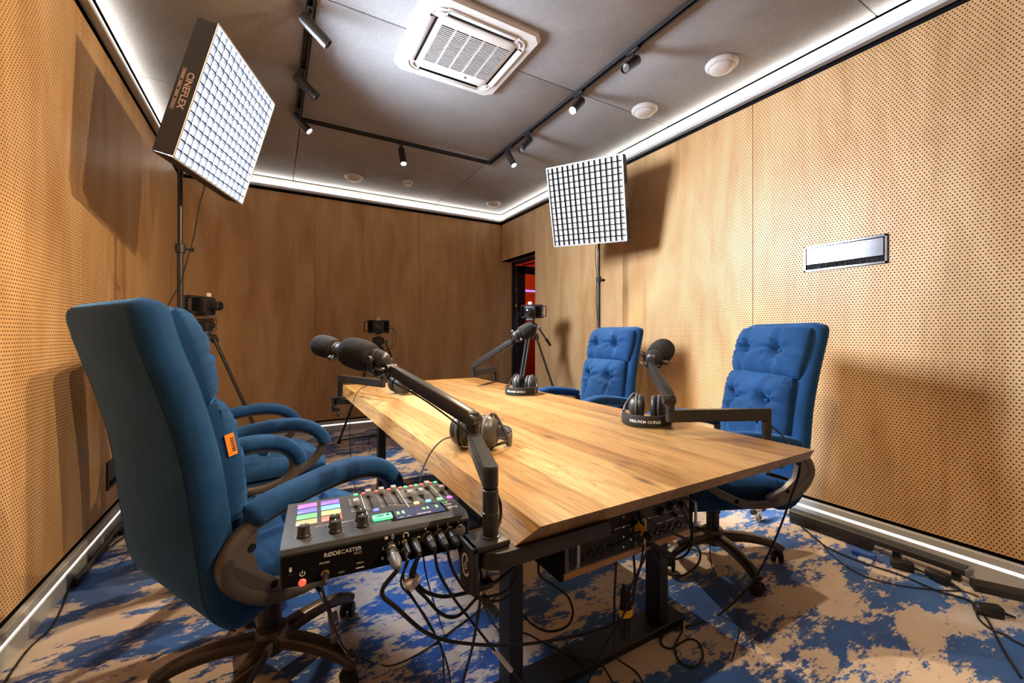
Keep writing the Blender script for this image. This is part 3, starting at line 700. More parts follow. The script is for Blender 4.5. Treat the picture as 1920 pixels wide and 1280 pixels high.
# ================================================================== CHAIRS
def pillow(w, h, d, buttons, nx=44, ny=34, exp=4.6, seam=.35, wr=.0045, seed=1, creases=True):
    """tufted cushion: local X across, Y up, Z out; back is flat"""
    rnd = random.Random(seed); ph = [rnd.uniform(0, 6.28) for _ in range(8)]
    bm = BM(); F_, B_ = [], []
    for j in range(ny + 1):
        rf, rb = [], []
        for i in range(nx + 1):
            # spread samples towards the rim
            u = math.sin((i / nx * 2 - 1) * PI / 2 * .985) / math.sin(PI / 2 * .985); v = math.sin((j / ny * 2 - 1) * PI / 2 * .985) / math.sin(PI / 2 * .985)
            # rounded outline
            k = 1 - .055 * (abs(u) ** 4) * (abs(v) ** 4)
            x, y = u * w / 2 * k, v * h / 2 * k
            e = max(0, (1 - abs(u) ** exp)) ** .5 * max(0, (1 - abs(v) ** exp)) ** .5
            z = d * (.30 + .70 * e)
            crown = 1 - .30 * (u * u + v * v) / 2
            z *= crown
            for bx, by in buttons:
                r2 = ((x - bx) ** 2 + (y - by) ** 2)
                z -= d * .52 * math.exp(-r2 / (.032 ** 2)) * (e ** .5)
                if creases:
                    dx = x - bx + .012 * math.sin(7 * v + ph[0])
                    side = abs(y - by)
                    z -= d * .30 * math.exp(-(dx / .010) ** 2) * e * math.exp(-side / .16)
                    dy = y - by + .008 * math.sin(9 * u + ph[1])
                    z -= d * .24 * math.exp(-(dy / .010) ** 2) * e * math.exp(-abs(x - bx) / .10)
                    # short radiating pleats
                    a = math.atan2(y - by, x - bx); rr = math.sqrt(r2)
                    z += d * .10 * math.sin(9 * a + ph[2]) * math.exp(-((rr - .05) / .035) ** 2) * e
            rim = (1 - e)
            z += wr * math.sin(46 * (u if abs(v) > abs(u) else v) + ph[3]) * min(1, rim * 2.2) * (e ** .3)
            rf.append(bm.verts.new((x, y, z))); rb.append(bm.verts.new((x * .97, y * .97, 0)))
        F_.append(rf); B_.append(rb)
    for j in range(ny):
        for i in range(nx):
            bm.faces.new((F_[j][i], F_[j][i + 1], F_[j + 1][i + 1], F_[j + 1][i]))
    loopf = [F_[0][i] for i in range(nx)] + [F_[j][nx] for j in range(ny)] + [F_[ny][i] for i in range(nx, 0, -1)] + [F_[j][0] for j in range(ny, 0, -1)]
    loopb = [B_[0][i] for i in range(nx)] + [B_[j][nx] for j in range(ny)] + [B_[ny][i] for i in range(nx, 0, -1)] + [B_[j][0] for j in range(ny, 0, -1)]
    n = len(loopf)
    for k in range(n): bm.faces.new((loopf[k], loopb[k], loopb[(k + 1) % n], loopf[(k + 1) % n]))
    bm.faces.new(loopb)
    keep = set(loopb); bmesh.ops.delete(bm, geom=[v for r in B_ for v in r if v not in keep], context='VERTS')
    return bm
def piping_loop(w, h, z, r=.0028):
    pts = [(x, y, z) for x, y in rsec(w, h, .05, 5)]
    return tube(BM(), pts, r, 6, 2, True)
BACKP = [(-.150, .345), (-.215, .385), (-.252, .445), (-.268, .54), (-.282, .66), (-.300, .80), (-.335, .95), (-.372, 1.07), (-.395, 1.155), (-.398, 1.195)]
def make_chair(label):
    t = thing('office_chair', label, 'chair', group='blue velvet office chairs')
    up = bpy.data.objects.new('upholstered_body', None)
    # ---- back shell
    bm = BM(); P = spline([(x, 0, z) for x, z in BACKP], 4); m_ = len(P); rs = []
    for i, p in enumerate(P):
        tt = i / (m_ - 1); tg = P[min(i + 1, m_ - 1)] - P[max(i - 1, 0)]; tg.normalize(); nr = Vector((tg.z, 0, -tg.x))
        w = .53 + .025 * math.sin(PI * min(1, tt * 1.3)) - .03 * tt
        th = .085 - .010 * tt
        e0 = min(1, (tt / .14)) ; e1 = min(1, ((1 - tt) / .11))
        k = math.sqrt(max(.02, 1 - (1 - min(e0, 1)) ** 2)) * math.sqrt(max(.02, 1 - (1 - min(e1, 1)) ** 2))
        ww = w * (.76 + .24 * k); tk = th * k
        rs.append([p + Vector((0, a, 0)) + nr * (b_ + .012 * (1 - (2 * a / ww) ** 2) * (1 if b_ < 0 else -1) * (-1)) for a, b_ in rsec(ww, max(tk, .012), min(.045, max(tk, .012) * .46), 4)])
    rings(bm, rs)
    obj('back_shell', bm, 'blue_velvet', t, smooth=60)
    # stitched seam on the outer face
    for sd in (-1, 1):
        pts = []
        for i in range(3, m_ - 4, 3):
            p = P[i]; tg = P[i + 1] - P[i - 1]; tg.normalize(); nr = Vector((tg.z, 0, -tg.x)); tt = i / (m_ - 1); w = .53 + .025 * math.sin(PI * min(1, tt * 1.3)) - .03 * tt
            pts.append(p + Vector((0, sd * (w / 2 - .030), 0)) - nr * ((.085 - .010 * tt) / 2 + .0006))
        obj('back_seam', tube(BM(), pts, .0022, 6, 2), 'blue_velvet', t)
    # ---- cushions on the back; cushion local X -> -Y (chair right), Y -> up along the back, Z -> forward
    def place(p, ang):
        a = R(ang); fz = Vector((math.cos(a), 0, math.sin(a))); uy = Vector((-math.sin(a), 0, math.cos(a))); sx = uy.cross(fz)
        return Matrix(((sx.x, uy.x, fz.x, p[0]), (sx.y, uy.y, fz.y, p[1]), (sx.z, uy.z, fz.z, p[2]), (0, 0, 0, 1)))
    def buttons_on(par, pts, z):
        for bx, by in pts:
            obj('button', lathe(BM(), [(.001, z - .004), (.009, z - .004), (.0125, z), (.011, z + .004), (.005, z + .0065), (.001, z + .007)], T(bx, by, 0), 14), 'blue_velvet', par)
    hb = [(-.105, .0), (.105, .0)]
    hd = obj('headrest_cushion', pillow(.475, .262, .100, hb, seed=3), 'blue_velvet', t, place((-.333, 0, 1.045), 16), smooth=70)
    buttons_on(hd, hb, .050); obj('piping', piping_loop(.462, .25, .025), 'blue_velvet', hd)
    lb = [(-.11, .075), (.11, .075)]
    lm = obj('lumbar_cushion', pillow(.455, .42, .105, lb, 44, 44, seed=5), 'blue_velvet', t, place((-.256, 0, .735), 7), smooth=70)
    buttons_on(lm, lb, .055); obj('piping', piping_loop(.442, .405, .027), 'blue_velvet', lm)
    tg_ = obj('brand_tag', boxo((0, 0, 0), (.0016, .058, .022), 0), 'orange_cloth', lm, T(-.2300, .085, .036) @ RX(-4))
    for k in range(7): obj('print_mark', boxo((-.0009, -.017 + k * .0055, .004), (.0004, .0030, .009)), 'satin_black', tg_)
    # ---- seat
    sb = [(-.10, -.03), (.10, -.03), (-.10, .11), (.10, .11)]
    st = obj('seat_cushion', pillow(.53, .52, .105, sb, 44, 44, seed=8), 'blue_velvet', t, Matrix(((0, 1, 0, .045), (-1, 0, 0, 0), (0, 0, 1, .425), (0, 0, 0, 1))), smooth=70)
    buttons_on(st, sb, .066)
    obj('seat_base', boxo((.035, 0, .385), (.49, .49, .095), .042, 4), 'blue_velvet', t)
    obj('tilt_mechanism', boxo((0, 0, .325), (.20, .15, .05), .008, 2), 'satin_black', t)
    # ---- armrests: a closed plastic loop with a padded top
    for sd in (-1, 1):
        yy = sd * .290
        path = [(-.150, yy, .634), (.02, yy, .662), (.15, yy, .656), (.225, yy, .622), (.258, yy, .565), (.235, yy, .505), (.175, yy, .455), (.06, yy, .402), (-.04, yy, .392), (-.145, yy, .414), (-.218, yy, .470), (-.245, yy, .535), (-.215, yy, .597)]
        path = [(.258 - (.258 - x) * 1.06, y, z) for x, y, z in path]
        sec = rsec(.040, .034, .011, 2)
        def wide(u, s=sd):
            v = 1 + .85 * math.exp(-((u - .80) / .10) ** 2) + .35 * math.exp(-((u - .60) / .10) ** 2)
            return (1, v)
        fr = obj('arm_frame', sweep(BM(), path, sec, (0, 1, 0), 5, True, scale=None), 'bronze_plastic', t)
        # gusset plate at the rear bend with bolt holes
        gp = [(-.243, .535), (-.215, .472), (-.14, .416), (-.045, .398), (-.055, .425), (-.125, .455), (-.172, .500), (-.185, .555), (-.175, .605), (-.213, .597)]
        gp = [(.258 - (.258 - x) * 1.06, z) for x, z in gp]
        g = BM(); rings(g, [[Vector((x, yy + d, z)) for x, z in gp] for d in (-.012, .012)])
        obj('arm_gusset', g, 'bronze_plastic', fr)
        for (x, z) in ((-.216, .568), (-.158, .447), (.09, .418)):
            obj('bolt_hole', cyl(BM(), (x, yy + sd * (.0128 if x < 0 else .0204), z), (x, yy, z), .0105, seg=14), 'shadow_black', fr)
        pad = [(-.225, yy, .638), (-.16, yy, .660), (.02, yy, .685), (.13, yy, .682), (.212, yy, .652), (.262, yy, .598), (.272, yy, .560)]
        ps = rsec(.074, .056, .024, 4)
        def fat(u):
            e = min(1, u / .07, (1 - u) / .05); return math.sqrt(max(.05, 1 - (1 - e) ** 2))
        obj('arm_pad', sweep(BM(), pad, ps, (0, 1, 0), 6, False, fat), 'blue_velvet', t, smooth=60)
    # ---- column and star base
    obj('gas_column', lathe(BM(), [(.026, .13), (.030, .15), (.030, .235), (.036, .24), (.040, .33)], seg=24), 'satin_black', t)
    obj('base_hub', lathe(BM(), [(.038, .070), (.052, .080), (.056, .125), (.046, .150), (.032, .155)], seg=24), 'bronze_plastic', t)
    for k in range(5):
        a = 72 * k + CH_ROT
        M = RZ(a)
        pth = [(.035, 0, .112), (.12, 0, .116), (.20, 0, .110), (.265, 0, .094), (.312, 0, .070)]
        def tap(u): return (1 - .30 * u, 1 - .32 * u)
        lg = obj('base_leg', sweep(BM(), pth, rsec(.058, .046, .014, 3), (0, 1, 0), 5, False, tap), 'bronze_plastic', t, M)
        obj('leg_cap', sweep(BM(), [(.225, 0, .109), (.27, 0, .097), (.318, 0, .073)], rsec(.040, .030, .010, 3), (0, 1, 0), 4, False), 'satin_black', lg)
        c = BM(); wz = .0275
        F = T(.300, 0, 0) @ RZ(35 + 47 * k)
        for s in (-1, 1): lathe(c, [(.001, -.009), (.020, -.009), (.0272, -.006), (.0275, .006), (.020, .009), (.001, .009)], F @ T(.008, s * .0165, wz) @ RX(90), 18)
        cyl(c, F @ Vector((.008, -.02, wz)), F @ Vector((.008, .02, wz)), .006, seg=8)
        box(c, (.004, 0, .046), (.034, .014, .026), .005, 2, F); cyl(c, F @ Vector((-.006, 0, .04)), F @ Vector((-.006, 0, .084)), .006, seg=8)
        obj('caster', c, 'rubber', lg)
    # control paddle hanging under the seat
    lv = obj('tilt_lever', sweep(BM(), [(.02, -.10, .325), (.03, -.20, .310), (.035, -.245, .265), (.04, -.262, .225)], rsec(.014, .007, .003, 2), (1, 0, 0), 5), 'satin_black', t)
    pd = obj('lever_paddle', boxo((.044, -.270, .198), (.032, .010, .085), .004, 2, T(.044, -.27, .2) @ RX(-14) @ T(-.044, .27, -.2)), 'grey_plastic', lv)
    text('LOCK', .010, 'label_white', pd, T(.044, -.2765, .214) @ RX(90 - 14), 'print')
    text('FREE', .009, 'label_white', pd, T(.044, -.281, .198) @ RX(90 - 14), 'print')
    text('UP DOWN', .0075, 'label_white', pd, T(.044, -.285, .182) @ RX(90 - 14), 'print')
    obj('red_dot', lathe(BM(), [(.001, .002), (.0035, .002), (.004, 0)], T(.056, -.280, .200) @ RX(90 - 14), 12), 'red_plastic', pd)
    return t
CH_ROT = 36
CHAIRS = []
def chair_at(label, x, y, deg, dz, leg, first=None):
    global CH_ROT
    CH_ROT = leg - deg
    t = make_chair(label)
    t.location = (x, y, 0); t.rotation_euler = (0, 0, R(deg))
    for ch in t.children:
        if ch.name.split('.')[0] in ('base_leg', 'base_hub'): continue
        ch.location.z += dz
    return t
chair_at('blue velvet office chair nearest the camera, its dark back turned to the left wall', -.005, 1.61, 29, .02, 30)
chair_at('blue velvet office chair half hidden behind the nearest chair on the left side', -.087, 2.58, 10, .005, 154)
chair_at('blue velvet office chair at the near right corner of the table, tufted front in view', 1.935, 1.31, 157, -.008, -112)
chair_at('blue velvet office chair at the far right side, below the grid softbox', 2.0, 2.45, 180, -.005, 60)

# ================================================================== MICROPHONE ARMS, MICROPHONES, HEADPHONES
BT = .7046
def logo(par, M, s=1.0):
    """the maker's mark: a broken ring around an angular hook"""
    bm = BM(); torus(bm, .020 * s, .0022 * s, I4, 26, 6, 40, 330, rx=.0155 * s)
    tube(bm, [(-.006 * s, -.006 * s, 0), (.0045 * s, .013 * s, 0), (.0045 * s, -.006 * s, 0), (-.003 * s, -.0085 * s, 0)], .0017 * s, 6, 1, smooth=False)
    for v in bm.verts: v.co.z *= .25
    return obj('emblem', bm, 'label_white', par, M)
def mic_arm(label, base, side, joint, end, ztop=.862, mark=True):
    t = thing('microphone_boom', label, 'microphone arm', (base[0], base[1], BT), group='low microphone arms clamped to the table')
    O = Vector((base[0], base[1], BT))
    j = Vector(joint) - O; e = Vector(end) - O; top = ztop - BT
    # clamp: plate over the board, outer cheek, lower jaw with screw and lever
    cm = BM(); xo = side * .0385
    box(cm, (xo * .35, 0, .0075), (.086, .066, .013), .004, 2)
    box(cm, (side * .048, 0, -.0325), (.014, .066, .093), .004, 2)
    box(cm, (side * .028, 0, -.0725), (.050, .050, .012), .003, 2)
    cl = obj('clamp', cm, 'satin_black', t)
    obj('clamp_screw', cyl(cyl(BM(), (side * .018, 0, -.100), (side * .018, 0, -.044), .006), (side * .018, 0, -.046), (side * .018, 0, -.0335), .014), 'nickel', cl)
    obj('clamp_lever', boxo((side * .018, -.028, -.104), (.013, .078, .012), .004, 2), 'satin_black', cl)
    if mark: logo(cl, T(side * .0556, 0, -.03) @ Matrix(((0, 0, side, 0), (side, 0, 0, 0), (0, 1, 0, 0), (0, 0, 0, 1))))
    r = .0165; z0 = .0135; h = (top - .046 - z0)
    prof = [(r + .004, z0), (r + .004, z0 + .003), (r, z0 + .004), (r, z0 + h * .5), (r - .0015, z0 + h * .5 + .001), (r - .0015, z0 + h * .5 + .003), (r, z0 + h * .5 + .004), (r, z0 + h - .003), (r - .0015, z0 + h - .002), (r - .0015, z0 + h)]
    obj('riser', lathe(BM(), prof, seg=24), 'arm_black', t)
    # lower arm: flat beam with rounded ends
    d = Vector((j.x, j.y, 0)); Lw = d.length; a = math.degrees(math.atan2(d.y, d.x))
    w = .0165; n = 8
    poly = [(w * math.cos(R(90 + 180 * k / n)), w * math.sin(R(90 + 180 * k / n))) for k in range(n + 1)] + [(Lw + w * math.cos(R(-90 + 180 * k / n)), w * math.sin(R(-90 + 180 * k / n))) for k in range(n + 1)]
    bm = prism(BM(), poly, top - .044, top, RZ(a)); 
    bmesh.ops.bevel(bm, geom=[q for q in bm.edges if len(q.link_faces) == 2 and abs(q.verts[0].co.z - q.verts[1].co.z) < 1e-6], offset=.003, segments=2, affect='EDGES')
    obj('lower_arm', bm, 'arm_black', t, smooth=35)
    # elbow post and pivot knob
    el = obj('elbow', lathe(BM(), [(.0150, top), (.0150, top + .050), (.0138, top + .055), (.001, top + .0565)], T(j.x, j.y, 0), 22), 'arm_black', t)
    p = Vector((j.x, j.y, top + .036)); ud = (e - p); un = ud.normalized(); sd = Vector((0, 0, 1)).cross(un).normalized(); nr = un.cross(sd)
    obj('pivot_knob', cyl(cyl(BM(), p - sd * .016, p + sd * .024, .0165, seg=22), p + sd * .023, p + sd * .027, .0145, seg=22), 'satin_black', el)
    # upper arm: tapered beam
    bm = BM(); rs = []
    for q, ww, hh in ((p + un * .004, .034, .030), (p + un * .018, .036, .040), (p + un * (ud.length * .35), .035, .041), (e - un * .03, .030, .034), (e - un * .004, .028, .026)):
        rs.append([q + sd * x + nr * y for x, y in rsec(ww, hh, .006, 2)])
    obj('upper_arm', rings(bm, rs), 'arm_black', t, smooth=35)
    hd = obj('head_joint', cyl(cyl(BM(), e - sd * .020, e + sd * .020, .0145, seg=20), e, e + un * .022, .009), 'satin_black', t)
    obj('lock_lever', cyl(cyl(BM(), e + sd * .02, e + sd * .034, .005), e + sd * .031 - un * .004, e + sd * .031 + un * .032 - nr * .01, .0055), 'nickel', hd)
    # lead held along the arm
    pts = [e + un * .015 - nr * .02, e - nr * .035 - un * .02, p + ud * .5 - nr * .030, p - nr * .042 + sd * .004, Vector((j.x, j.y, top - .01)) - d.normalized() * .02 + sd * .024, Vector((0, 0, top - .03)) + d.normalized() * .06 + sd * .02, Vector((0, 0, top - .055)) + d.normalized() * .035]
    obj('arm_lead', tube(BM(), pts, .0027, 8, 6), 'rubber', t)
    return t
FOAM_R = .051
def microphone(label, centre, direction, arm_end):
    F = frame(centre, direction)       # local Z runs out of the foam's front
    t = thing('microphone', label, 'microphone', M=F, group='broadcast microphones')
    f = [(.030, -.058), (.041, -.056), (.047, -.045), (FOAM_R, -.020), (FOAM_R, .015), (.048, .035), (.041, .050), (.028, .061), (.014, .066), (.001, .067)]
    prof = [(q.x, q.z) for q in spline([(r, 0, z) for r, z in f], 4)]
    obj('foam_windscreen', lathe(BM(), prof, seg=40), 'black_foam', t, smooth=80)
    b_ = obj('mic_body', lathe(BM(), [(.001, -.116), (.018, -.116), (.025, -.112), (.030, -.104), (.0325, -.088), (.0335, -.060), (.034, -.050)], seg=30), 'satin_black', t)
    obj('end_plate', lathe(BM(), [(.001, -.1172), (.014, -.1172), (.015, -.115)], seg=20), 'matte_black', b_)
    obj('collar_ring', lathe(BM(), [(.0335, -.078), (.0355, -.076), (.0355, -.066), (.0335, -.064)], seg=30, caps=False), 'matte_black', b_)
    # yoke: strap round the body with a knob each side, stem to the arm
    q = F.inverted() @ Vector(arm_end)
    a = Vector((q.x, q.y, 0)); a = a.normalized() if a.length > 1e-4 else Vector((0, -1, 0)); s = Vector((-a.y, a.x, 0))
    yk = BM(); pts = []
    for k in range(13):
        an = R(-95 + 190 * k / 12); pts.append(a * (.046 * math.cos(an)) + s * (.044 * math.sin(an)) + Vector((0, 0, -.082)))
    sec = rsec(.020, .005, .002, 2); sweep(yk, pts, sec, (0, 0, 1), 2)
    y_ = obj('yoke', yk, 'satin_black', t)
    for g in (-1, 1): obj('yoke_knob', cyl(cyl(BM(), s * g * .034 + Vector((0, 0, -.082)), s * g * .050 + Vector((0, 0, -.082)), .006), s * g * .047 + Vector((0, 0, -.082)), s * g * .061 + Vector((0, 0, -.082)), .012), 'satin_black', y_)
    st = a * .046 + Vector((0, 0, -.082))
    obj('mount_stem', cyl(cyl(BM(), st, st + (q - st) * .45, .011), st, q, .0075), 'satin_black', y_)
    return t
A_end = (.322, 1.335, 1.022)
mic_arm('microphone arm reaching across the front left of the table, nearest the camera', (.385, .755), -1, (.475, 1.030, 0), A_end)
microphone('large black foam microphone nearest the camera, in front of the nearest chair', (.242, 1.430, 1.066), (-.63, .73, .22), A_end)
B_end = (.305, 1.985, 1.02)
mic_arm('microphone arm clamped at the far left corner of the table', (.386, 2.955), -1, (.560, 2.500, 0), B_end)
microphone('black foam microphone peeping out behind the nearest microphone', (.208, 2.075, 1.075), (-.60, .77, .20), B_end)
C_end = (1.385, 1.225, 1.005)
mic_arm('microphone arm at the near right corner, its beam crossing in front of the tufted chair', (1.612, .870), 1, (1.270, 1.030, 0), C_end, .852)
microphone('black foam microphone on the right arm between the two right-hand chairs', (1.487, 1.254, 1.055), (.90, .30, .32), C_end)
D_end = (1.415, 2.455, 1.085)
mic_arm('microphone arm clamped at the far right corner of the table', (1.612, 3.080), 1, (1.285, 2.800, 0), D_end)
microphone('small-looking black foam microphone in front of the doorway tripod', (1.525, 2.435, 1.155), (.93, -.05, .40), D_end)

def headphones(label, x, y, rot, text_on=True, gap=.036, cup_tilt=0):
    """lying on the table: cups on edge, headband flat; crown points along local +Y"""
    t = thing('headphones', label, 'headphones', (x, y, TZ), rot, 'studio headphones on the table')
    t.scale = (1.2, 1.2, 1.2)
    rc = .046; zc = rc + .0055; rb = .082
    # headband strip: tall thin section swept round an arc
    pts = []
    for k in range(15):
        an = R(-8 + 196 * k / 14); pts.append((rb * math.cos(an), .055 + rb * 1.05 * math.sin(an), .0225))
    hb = obj('headband', sweep(BM(), pts, rsec(.040, .006, .0025, 2), (0, 0, 1), 2), 'matte_black', t)
    pin = [(p[0] * .905, .055 + (p[1] - .055) * .905, p[2]) for p in pts[1:-1]]
    obj('band_padding', sweep(BM(), pin, rsec(.036, .010, .0045, 3), (0, 0, 1), 2), 'pad_leather', hb)
    if text_on:
        s = 'STUDIO MONITORS'; n = len(s)
        for i, ch in enumerate(s):
            if ch == ' ': continue
            an = R(90 + 34 - 68 * i / (n - 1)); px, py = (rb + .0036) * math.cos(an), .055 + (rb * 1.05 + .0036) * math.sin(an)
            nx, ny = math.cos(an), math.sin(an)
            # reads upside down, as the band lies on the table
            M = Matrix(((ny, 0, nx, px), (-nx, 0, ny, py), (0, -1, 0, .0225), (0, 0, 0, 1)))
            M = Matrix(((ny, 0, nx, px), (-nx, 0, ny, py), (0, -1, 0, .0225), (0, 0, 0, 1)))
            text(ch, .0125, 'label_white', hb, M, 'letter', .0002, True)
    for sd in (-1, 1):
        cx = sd * gap
        F = T(cx, 0, zc) @ RZ(cup_tilt * sd) @ RY(90 * sd)          # local Z points outwards
        cup = obj('ear_cup', lathe(BM(), [(.001, .030), (.020, .030), (.033, .026), (.041, .016), (.0445, .004), (.0445, -.002), (.001, -.002)], F, 30), 'cup_grey', t)
        obj('cup_ring', lathe(BM(), [(.0452, .000), (.0460, .003), (.0452, .006)], F, 30, False), 'grey_plastic', cup)
        obj('ear_pad', torus(BM(), .0325, .0125, F @ T(0, 0, -.012), 32, 10), 'pad_leather', cup)
        obj('pad_inner', lathe(BM(), [(.001, -.006), (.026, -.006), (.026, -.003)], F, 20), 'shadow_black', cup)
        obj('cup_emblem', lathe(BM(), [(.001, .0305), (.012, .0305), (.013, .029)], F, 20), 'matte_black', cup)
        # fork from band end to the cup
        e = Vector((sd * rb, .055 - rb * .15, .0225)); c0 = F @ Vector((0, 0, .012))
        fk = BM()
        for g in (-1, 1):
            tube(fk, [e + Vector((0, -.002, 0)), (e + c0) * .5 + Vector((sd * .012, 0, g * .018)), Vector((c0.x + sd * .004, .020, zc + g * .042)), Vector((c0.x, 0, zc + g * .0465))], .0042, 7, 5)
        box(fk, (e.x, e.y + .006, e.z), (.012, .030, .030), .003, 1)
        obj('fork', fk, 'cup_grey', t)
        obj('slider', boxo((sd * rb, .058, .0225), (.0095, .026, .032), .002, 1), 'nickel', hb)
    return t
headphones('black studio headphones lying behind the nearest microphone arm on the table', .580, 1.250, -48, False)
headphones('black studio headphones on the right side of the table beside the right microphone arm', 1.435, 1.285, 128)
headphones('black studio headphones at the far right of the table in front of the doorway tripod', 1.43, 2.31, 128)
headphones('grey studio headphones at the far left of the table, earcup towards the camera', .70, 2.66, -78, False)

# ================================================================== AUDIO MIXER beside the table
def emis(name, col, e, base=None):
    m_, nt_, b_ = nodes(name); b_.inputs['Base Color'].default_value = (*(base or col), 1); b_.inputs['Roughness'].default_value = .35
    b_.inputs['Emission Color'].default_value = (*col, 1); b_.inputs['Emission Strength'].default_value = e
    m_.cycles.emission_sampling = 'NONE'
PADS = {'pad_violet': (.42, .18, .62), 'pad_purple': (.28, .16, .85), 'pad_indigo': (.18, .20, .85), 'pad_sky': (.20, .52, .85), 'pad_green': (.18, .68, .30), 'pad_lime': (.52, .60, .28), 'pad_peach': (.75, .45, .28), 'pad_coral': (.85, .22, .16)}
for k_, v_ in PADS.items(): emis(k_, v_, .32)
emis('rec_green', (.16, .95, .45), .6); emis('mute_red', (.95, .16, .10), .45); emis('listen_green', (.15, .85, .45), .45); emis('btn_blue', (.20, .22, 1), .7); emis('btn_amber', (.95, .66, .28), .8); emis('btn_sky', (.22, .62, .95), .8); emis('btn_mint', (.25, .85, .45), .8); emis('btn_magenta', (.85, .18, .80), .8)
emis('screen_navy', (.06, .07, .16), .8, (.01, .01, .02)); emis('meter_green', (.25, .90, .20), 1.0)
plain('fader_cap', (.42, .43, .46), .35, .3)
def mixer():
    # local: X along the socket side (reads left to right for the camera), Y away from the camera, Z up
    W_, D_, zb, hb, hf = .356, .272, .0, .076, .060
    t = thing('podcast_mixer', 'dark grey podcast mixer with glowing pads, faders and sockets beside the table', 'audio mixer', (.198, .968, .6685), -4.5)
    def P(x, y): return (x - W_ / 2, y - D_ / 2)
    # body: side profile swept across
    y0, y1 = -D_ / 2, D_ / 2
    prof = [(y0 + .004, .003), (y0, .010), (y0, hb - .010), (y0 + .005, hb - .003), (y0 + .018, hb), (y1 - .008, hf), (y1, hf - .006), (y1, .010), (y1 - .004, .003)]
    bm = BM(); rings(bm, [[Vector((x, y, z)) for y, z in prof] for x in (-W_ / 2, W_ / 2)])
    obj('case', bm, 'mixer_top', t, smooth=25)
    obj('socket_panel', boxo((0, y0 - .0006, hb / 2 - .004), (W_ - .006, .0016, hb - .020), .0004, 1), 'shadow_black', t)
    for sx in (-1, 1):
        for sy in (-1, 1): obj('rubber_foot', lathe(BM(), [(.010, 0), (.010, .004)], T(sx * .12, sy * .05, -.0002), 12), 'rubber', t)
    sl = math.atan2(hf - hb, (y1 - .008) - (y0 + .018))
    def top(u, v, dz=0):
        """u 0..1 across, v 0..1 from the socket side to the far side, on the sloping top"""
        y = y0 + .018 + v * (D_ - .026); return T(-W_ / 2 + u * W_, y, hb + (hf - hb) * v + dz) @ Matrix.Rotation(sl, 4, 'X')
    def on(name, u, v, s, mat, r=.0012, dz=0, par=None): return obj(name, boxo((0, 0, s[2] / 2), s, r, 2), mat, par or t, top(u, v, dz))
    # 8 sound pads in two columns
    cols = [['pad_peach', 'pad_green', 'pad_indigo', 'pad_violet'], ['pad_coral', 'pad_lime', 'pad_sky', 'pad_purple']]
    for c in range(2):
        for r_ in range(4): on('sound_pad', .115 + c * .135, .40 + r_ * .150, (.040, .029, .0022), cols[c][r_], .001)
    # knobs
    for u, v in ((.105, .105), (.262, .075), (.262, .205), (.405, .085), (.405, .225)):
        k = obj('knob', lathe(BM(), [(.0125, 0), (.0125, .003), (.0108, .005), (.0104, .019), (.0094, .021), (.001, .021)], seg=22), 'satin_black', t, top(u, v))
        obj('pointer', boxo((0, .006, .0212), (.0015, .008, .0006)), 'label_white', k)
        for q in range(5):
            an = R(-30 + 60 * q); obj('tick', boxo((.0155 * math.cos(an), .0155 * math.sin(an), .0003), (.0022, .0012, .0004)), 'label_white', k)
    # faders: slot, scale, cap, mute and listen buttons, colour button
    us = [.405, .490, .578, .665, .750, .830, .905, .975]
    us = [.400, .492, .580, .664, .744, .822, .898, .966]
    caps = [.62, .865, .865, .865, .62, .62, .835, .62]; lits = [None, 'btn_blue', None, None, 'btn_amber', 'btn_sky', 'btn_mint', 'btn_magenta']
    for i, u in enumerate(us):
        on('fader_slot', u, .66, (.0028, .098, .0006), 'shadow_black', 0)
        sc_ = BM()
        for q in range(9): box(sc_, (-.010, -.044 + q * .011, .0003), (.005 if q % 4 else .008, .0010, .0005))
        obj('fader_scale', sc_, 'label_white', t, top(u, .66), smooth=0)
        f = on('fader_cap', u, caps[i], (.013, .021, .013), 'fader_cap', .0025, .003)
        obj('cap_line', boxo((0, 0, .0132), (.0125, .0018, .0006)), 'label_white', f)
        if i: on('mute_button', u - .022, .955, (.0105, .0105, .004), 'mute_red', .002)
        if i in (0, 4, 5, 7): on('listen_button', u + .016, .955, (.0105, .0105, .004), 'listen_green', .002)
        if lits[i]: on('channel_button', u + .012, .395, (.0125, .0125, .004), lits[i], .003)
    # fences printed on the top
    for (u0, v0, u1, v1) in ((.448, .95, .448, .26), (.448, .26, .16, .26), (.700, .95, .700, .34), (.935, .95, .935, .36)):
        dx, dy = (u1 - u0) * W_, (v1 - v0) * (D_ - .026); on('printed_line', (u0 + u1) / 2, (v0 + v1) / 2, (max(abs(dx), .0016), max(abs(dy), .0016), .0005), 'label_white', 0)
    rec = on('record_button', .520, .170, (.040, .026, .007), 'rec_green', .003)
    text('REC', .010, 'shadow_black', rec, T(-.006, .0, .0072) @ RZ(180), 'print'); obj('record_dot', lathe(BM(), [(.001, .0076), (.0036, .0076), (.0036, .007)], T(.011, 0, 0), 12), 'shadow_black', rec)
    # screen
    sc = on('screen', .735, .185, (.122, .060, .0012), 'shadow_black', .0005)
    sg = obj('screen_image', boxo((.002, 0, .0015), (.104, .053, .0006)), 'screen_navy', sc)
    for x, h in ((-.042, .016), (-.031, .017), (.014, .010), (.023, .010), (.043, .015)): obj('level_meter', boxo((x, .008, .0020), (.005, h, .0004)), 'meter_green', sg)
    for k in range(11): obj('meter_track', boxo((-.047 + k * .009, .006, .0019), (.0012, .026, .0003)), 'grey_plastic', sg)
    text('00:00:00', .009, 'label_white', sg, T(.008, -.019, .0019) @ RZ(180), 'print', .0002)
    for k in range(2): obj('screen_icon', boxo((-.040 + k * .016, -.019, .0019), (.008, .006, .0004), .0015, 1), 'fader_cap', sg)
